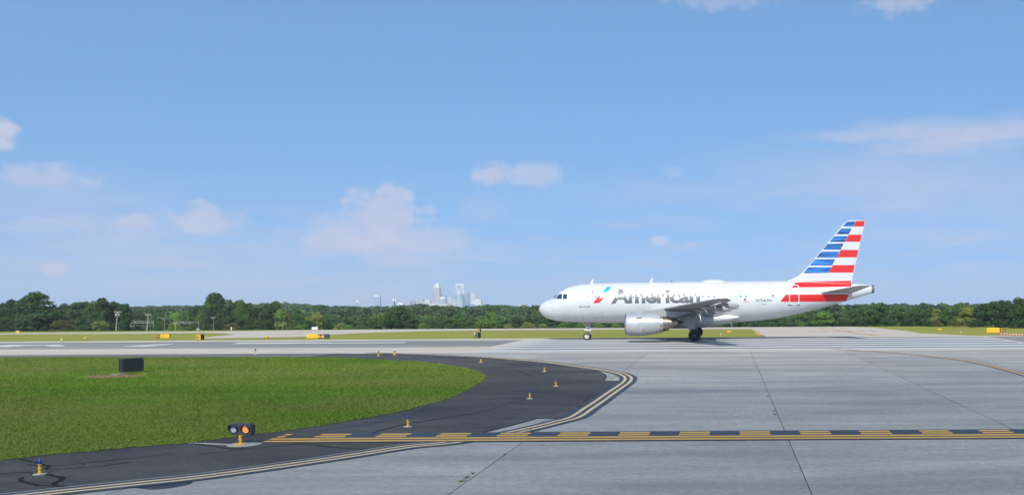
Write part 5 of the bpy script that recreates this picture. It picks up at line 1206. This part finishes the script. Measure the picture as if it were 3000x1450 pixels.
for px, py, lab in FARL:
    o = copy_tree(el0); p = gpz(px, py); o.location = (p.x, p.y, p.z+.02); tag(o, lab, 'edge light', 'small lights across the runway')
    for ch in o.children:
        if ch.name.startswith(('lens','collar')): ch.material_slots[0].link = 'OBJECT'; ch.material_slots[0].material = M['signwhite']
# runway edge lamp with round clear globe
p = gpz(1156, 1040.2); e = empty('runway_light', (p.x, p.y, p.z+.03)); lathe('base_plate', [(.14,0),(.14,.03),(.05,.05)], M['postyellow'], e, 16); tube('stem', [(0,0,.04),(0,0,.2)], .03, M['postyellow'], e, 8); lathe('collar', [(.03,.2),(.05,.24),(.06,.26)], M['blackbody'], e, 14); lathe('globe', [(.06,.26),(.10,.31),(.105,.36),(.08,.41),(.02,.44)], M['clear'], e, 16)
tag(e, 'round clear runway edge lamp on a short yellow stem', 'runway light')

# twin-lamp guard light
p = gpz(705, 1306); gl = empty('guard_light', (p.x, p.y, p.z+.032), (0, 0, R(-8)))
tag(gl, 'twin-lamp black guard light with lit orange lamp on yellow post', 'guard light')
lathe('concrete_pad', [(.46,0),(.46,.012),(.44,.02)], M['padcon'], gl, 32, 'z', (.05,.1,-.0))
lathe('base_flange', [(.17,.02),(.17,.045),(.07,.055)], M['postyellow'], gl, 24)
for k in range(6): lathe('bolt', [(.012,.045),(.012,.062)], M['galv'], gl, 8, 'z', (.14*math.cos(k*1.047), .14*math.sin(k*1.047), 0))
lathe('post', [(.052,.05),(.036,.065),(.036,.12),(.05,.125),(.05,.30)], M['postyellow'], gl, 18)
tube('clamp_bolt', [(.03,-.03,.235),(.07,-.06,.235)], .014, M['blackbody'], gl, 8)
tube('cable', [(-.11,.02,.30),(-.125,.0,.2),(-.09,-.01,.1),(-.04,0,.04)], .008, M['blackbody'], gl, 6)
hb = bmesh.new(); box(hb, -.355, .355, -.02, .16, .30, .62); bmesh.ops.bevel(hb, geom=[e_ for e_ in hb.edges if abs(e_.verts[0].co.y - e_.verts[1].co.y) > .1], offset=.035, segments=3, affect='EDGES')
hs = from_bm('housing', hb, M['blackbody'], gl)
M['lit'] = emit('amber_led', (1.0,.42,.10), 1.7); M['litlens'] = emit('amber_lens', (.80,.12,.015), .35)
for s_, lit in ((-1, False), (1, True)):
    x = s_*.195; z = .465
    lathe('lens', [(.105,-.022),(.10,-.04),(.06,-.055),(.01,-.06)], M['litlens' if lit else 'clear'], hs, 28, 'y', (x, 0, z))
    lathe('bezel', [(.125,-.021),(.125,-.045),(.107,-.045),(.107,-.021)], M['blackbody'], hs, 28, 'y', (x, 0, z), cap=False)
    # visor: open half tube
    rs = []
    for rr, y in ((.135,-.021),(.138,-.19),(.128,-.19),(.126,-.021)): rs.append([(x+rr*math.cos(R(-15+210*k/20)), y*(1-.0*k) if y > -.1 else y+.10*abs(k-10)/10, z+rr*math.sin(R(-15+210*k/20))) for k in range(21)])
    rings('visor', rs, M['blackbody'], hs, cap=False, closed=False)
    if lit:
        for rr, n in ((0,1),(.03,6),(.058,11),(.085,16)):
            for k in range(n):
                a = 6.283*k/n + rr*9; lathe('led', [(.009,-.052+rr*.2),(.009,-.064+rr*.2),(.003,-.068+rr*.2)], M['lit'], hs, 8, 'y', (x+rr*math.cos(a), 0, z+rr*math.sin(a)))
for x, z in ((-.035,.58),(.045,.58),(-.035,.50),(-.05,.36),(.045,.36),(-.3,.34),(.3,.34)): lathe('screw', [(.008,-.021),(.008,-.027)], M['galv'], hs, 8, 'y', (x, 0, z))
tag(sheet('concrete_strip', W((430,1296.5),(560,1297.5),(680,1303),(672,1307),(560,1301),(430,1299.5)), .0342, M['padcon'], asph))

# black sign board in the infield, seen from behind
p = gpz(385, 1095.5); sb = empty('sign_board', (p.x, p.y, p.z+.045), (0, 0, R(66)))
tag(sb, 'black sign board seen from behind on short legs in the infield grass', 'sign')
b1 = boxo('board', (-.62, .62, -.17, .17, .12, .86), M['signdark'], sb, .012); boxo('rim', (-.63, .63, -.18, .18, .865, .885), M['blackbody'], sb)
for x in (-.5, 0, .5): tube('leg', [(x,0,-.03),(x,0,.12)], .035, M['galv'], sb, 8)
for x in (-.57, .57):
    for z in (.17, .81): lathe('rivet', [(.015,-.171),(.015,-.18)], M['galv'], sb, 8, 'y', (x, 0, z))
boxo('concrete_footing', (-1.0, .75, -.25, .3, -.04, .03), M['padcon'], sb)

# weeds in the joints
def weed_mesh(seed):
    rd = random.Random(seed); v = []; f = []
    for k in range(26):
        a = rd.random()*6.28; l = rd.uniform(.06,.17); h = rd.uniform(.01,.07); x, y = rd.gauss(0,.05), rd.gauss(0,.03); b = len(v); s_ = .008
        v += [(x - s_*math.sin(a), y + s_*math.cos(a), 0), (x + s_*math.sin(a), y - s_*math.cos(a), 0), (x + l*.6*math.cos(a) + s_*math.sin(a), y + l*.6*math.sin(a), h), (x + l*math.cos(a), y + l*math.sin(a), h*.6)]
        f += [(b,b+1,b+2),(b,b+2,b+3)]
    me = bpy.data.meshes.new('weed'); me.from_pydata(v, [], f); me.update(); me.materials.append(M['weed']); return me
WM = [weed_mesh(i) for i in range(3)]
WD = [(2249,1163,1.0,'small weed high in the joint right of the curve'), (2259,1188,.7,'second weed down that right-hand joint'), (2268,1207,1.2,'third weed down the right-hand joint'), (2271,1216,1.3,'lowest weed above the hold line in the right-hand joint'), (1552,1260,1.3,'weed where the joint meets the edge line, above the hold line'), (1660,1225,1.2,'weed at the corner of the pale concrete wedge'), (1541,1290,.7,'weed on the hold line'), (1478,1334,.8,'weed in the left joint just below the hold line'), (1368,1402,1.4,'larger weed low in the left joint'), (1352,1413,1.4,'lowest weed in the left joint'), (1385,1390,1.1,'weed at the crossing of joints bottom centre'),
      (1730,1176,1.0,'weed beside the edge line on the asphalt curve'), (1700,1190,.8,'weed on the asphalt below that on the curve'), (1548,1168,1.0,'weed at the foot of the edge light nearest the grass tip'), (97,1391,1.3,'weed at the foot of the nearest edge light'), (243,1364,1.0,'weed in a sealed crack, bottom left'), (760,1296.5,1.3,'weed at the left end of the hold line'), (2735,1163,.6,'speck of weed in the far right joint')]
for i, (px, py, s_, lab) in enumerate(WD):
    o = bpy.data.objects.new('weed', WM[i % 3]); C.objects.link(o); p = gpz(px, py); o.location = (p.x, p.y, p.z+.03); o.scale = (s_*.4, s_*.3, s_*.5); o.rotation_euler = (0,0,i*2.1); tag(o, lab, 'weed', 'weeds in the pavement joints')

# ---------------------------------------------------------------- a cloud over the sun's path, and the haze
def cloud_obj(gx, gy, ax, ay, az_, dens, t, rz, label):
    bm = bmesh.new(); bmesh.ops.create_icosphere(bm, subdivisions=4, radius=1)
    rd = np.random.default_rng(int(abs(gx)*7+gy))
    ph = rd.random(9)*6.28
    for v in bm.verts:
        n = v.co.normalized(); k = 1 + .10*math.sin(3*n.x+ph[0])*math.sin(4*n.y+ph[1]) + .07*math.sin(7*n.x+5*n.z+ph[2]) + .05*math.sin(11*n.y+ph[3])
        v.co = Vector((n.x*ax*k, n.y*ay*k, n.z*az_*k))
    m = bpy.data.materials.new('cloud_vapour'); m.use_nodes = True; nt = m.node_tree; nt.nodes.remove(nt.nodes['Principled BSDF'])
    pv = nt.nodes.new('ShaderNodeVolumePrincipled'); pv.inputs['Density'].default_value = dens; pv.inputs['Color'].default_value = (.97,.97,.98,1)
    nt.links.new(pv.outputs[0], nt.nodes['Material Output'].inputs['Volume'])
    o = from_bm('cloud', bm, m); o.location = Vector((gx, gy, G(gy))) + sd*t; o.rotation_euler = (0, 0, R(rz)); tag(o, label, 'cloud', kind='stuff')
cloud_obj(48, 26, 100, 35, 16, .014, 1500, 6, 'broad flat cloud behind the viewer shading the near pavement')
hz = bpy.data.materials.new('haze_air'); hz.use_nodes = True; nt = hz.node_tree; nt.nodes.remove(nt.nodes['Principled BSDF'])
pv = nt.nodes.new('ShaderNodeVolumePrincipled'); pv.inputs['Density'].default_value = 9.5e-5; pv.inputs['Color'].default_value = (.88,.91,.95,1); pv.inputs['Anisotropy'].default_value = 0.0
nt.links.new(pv.outputs[0], nt.nodes['Material Output'].inputs['Volume'])
ho = boxo('haze', (-7000, 7000, -430, 11900, -26, 300), hz); tag(ho, 'thin pale summer haze over the whole field', 'haze', kind='stuff')
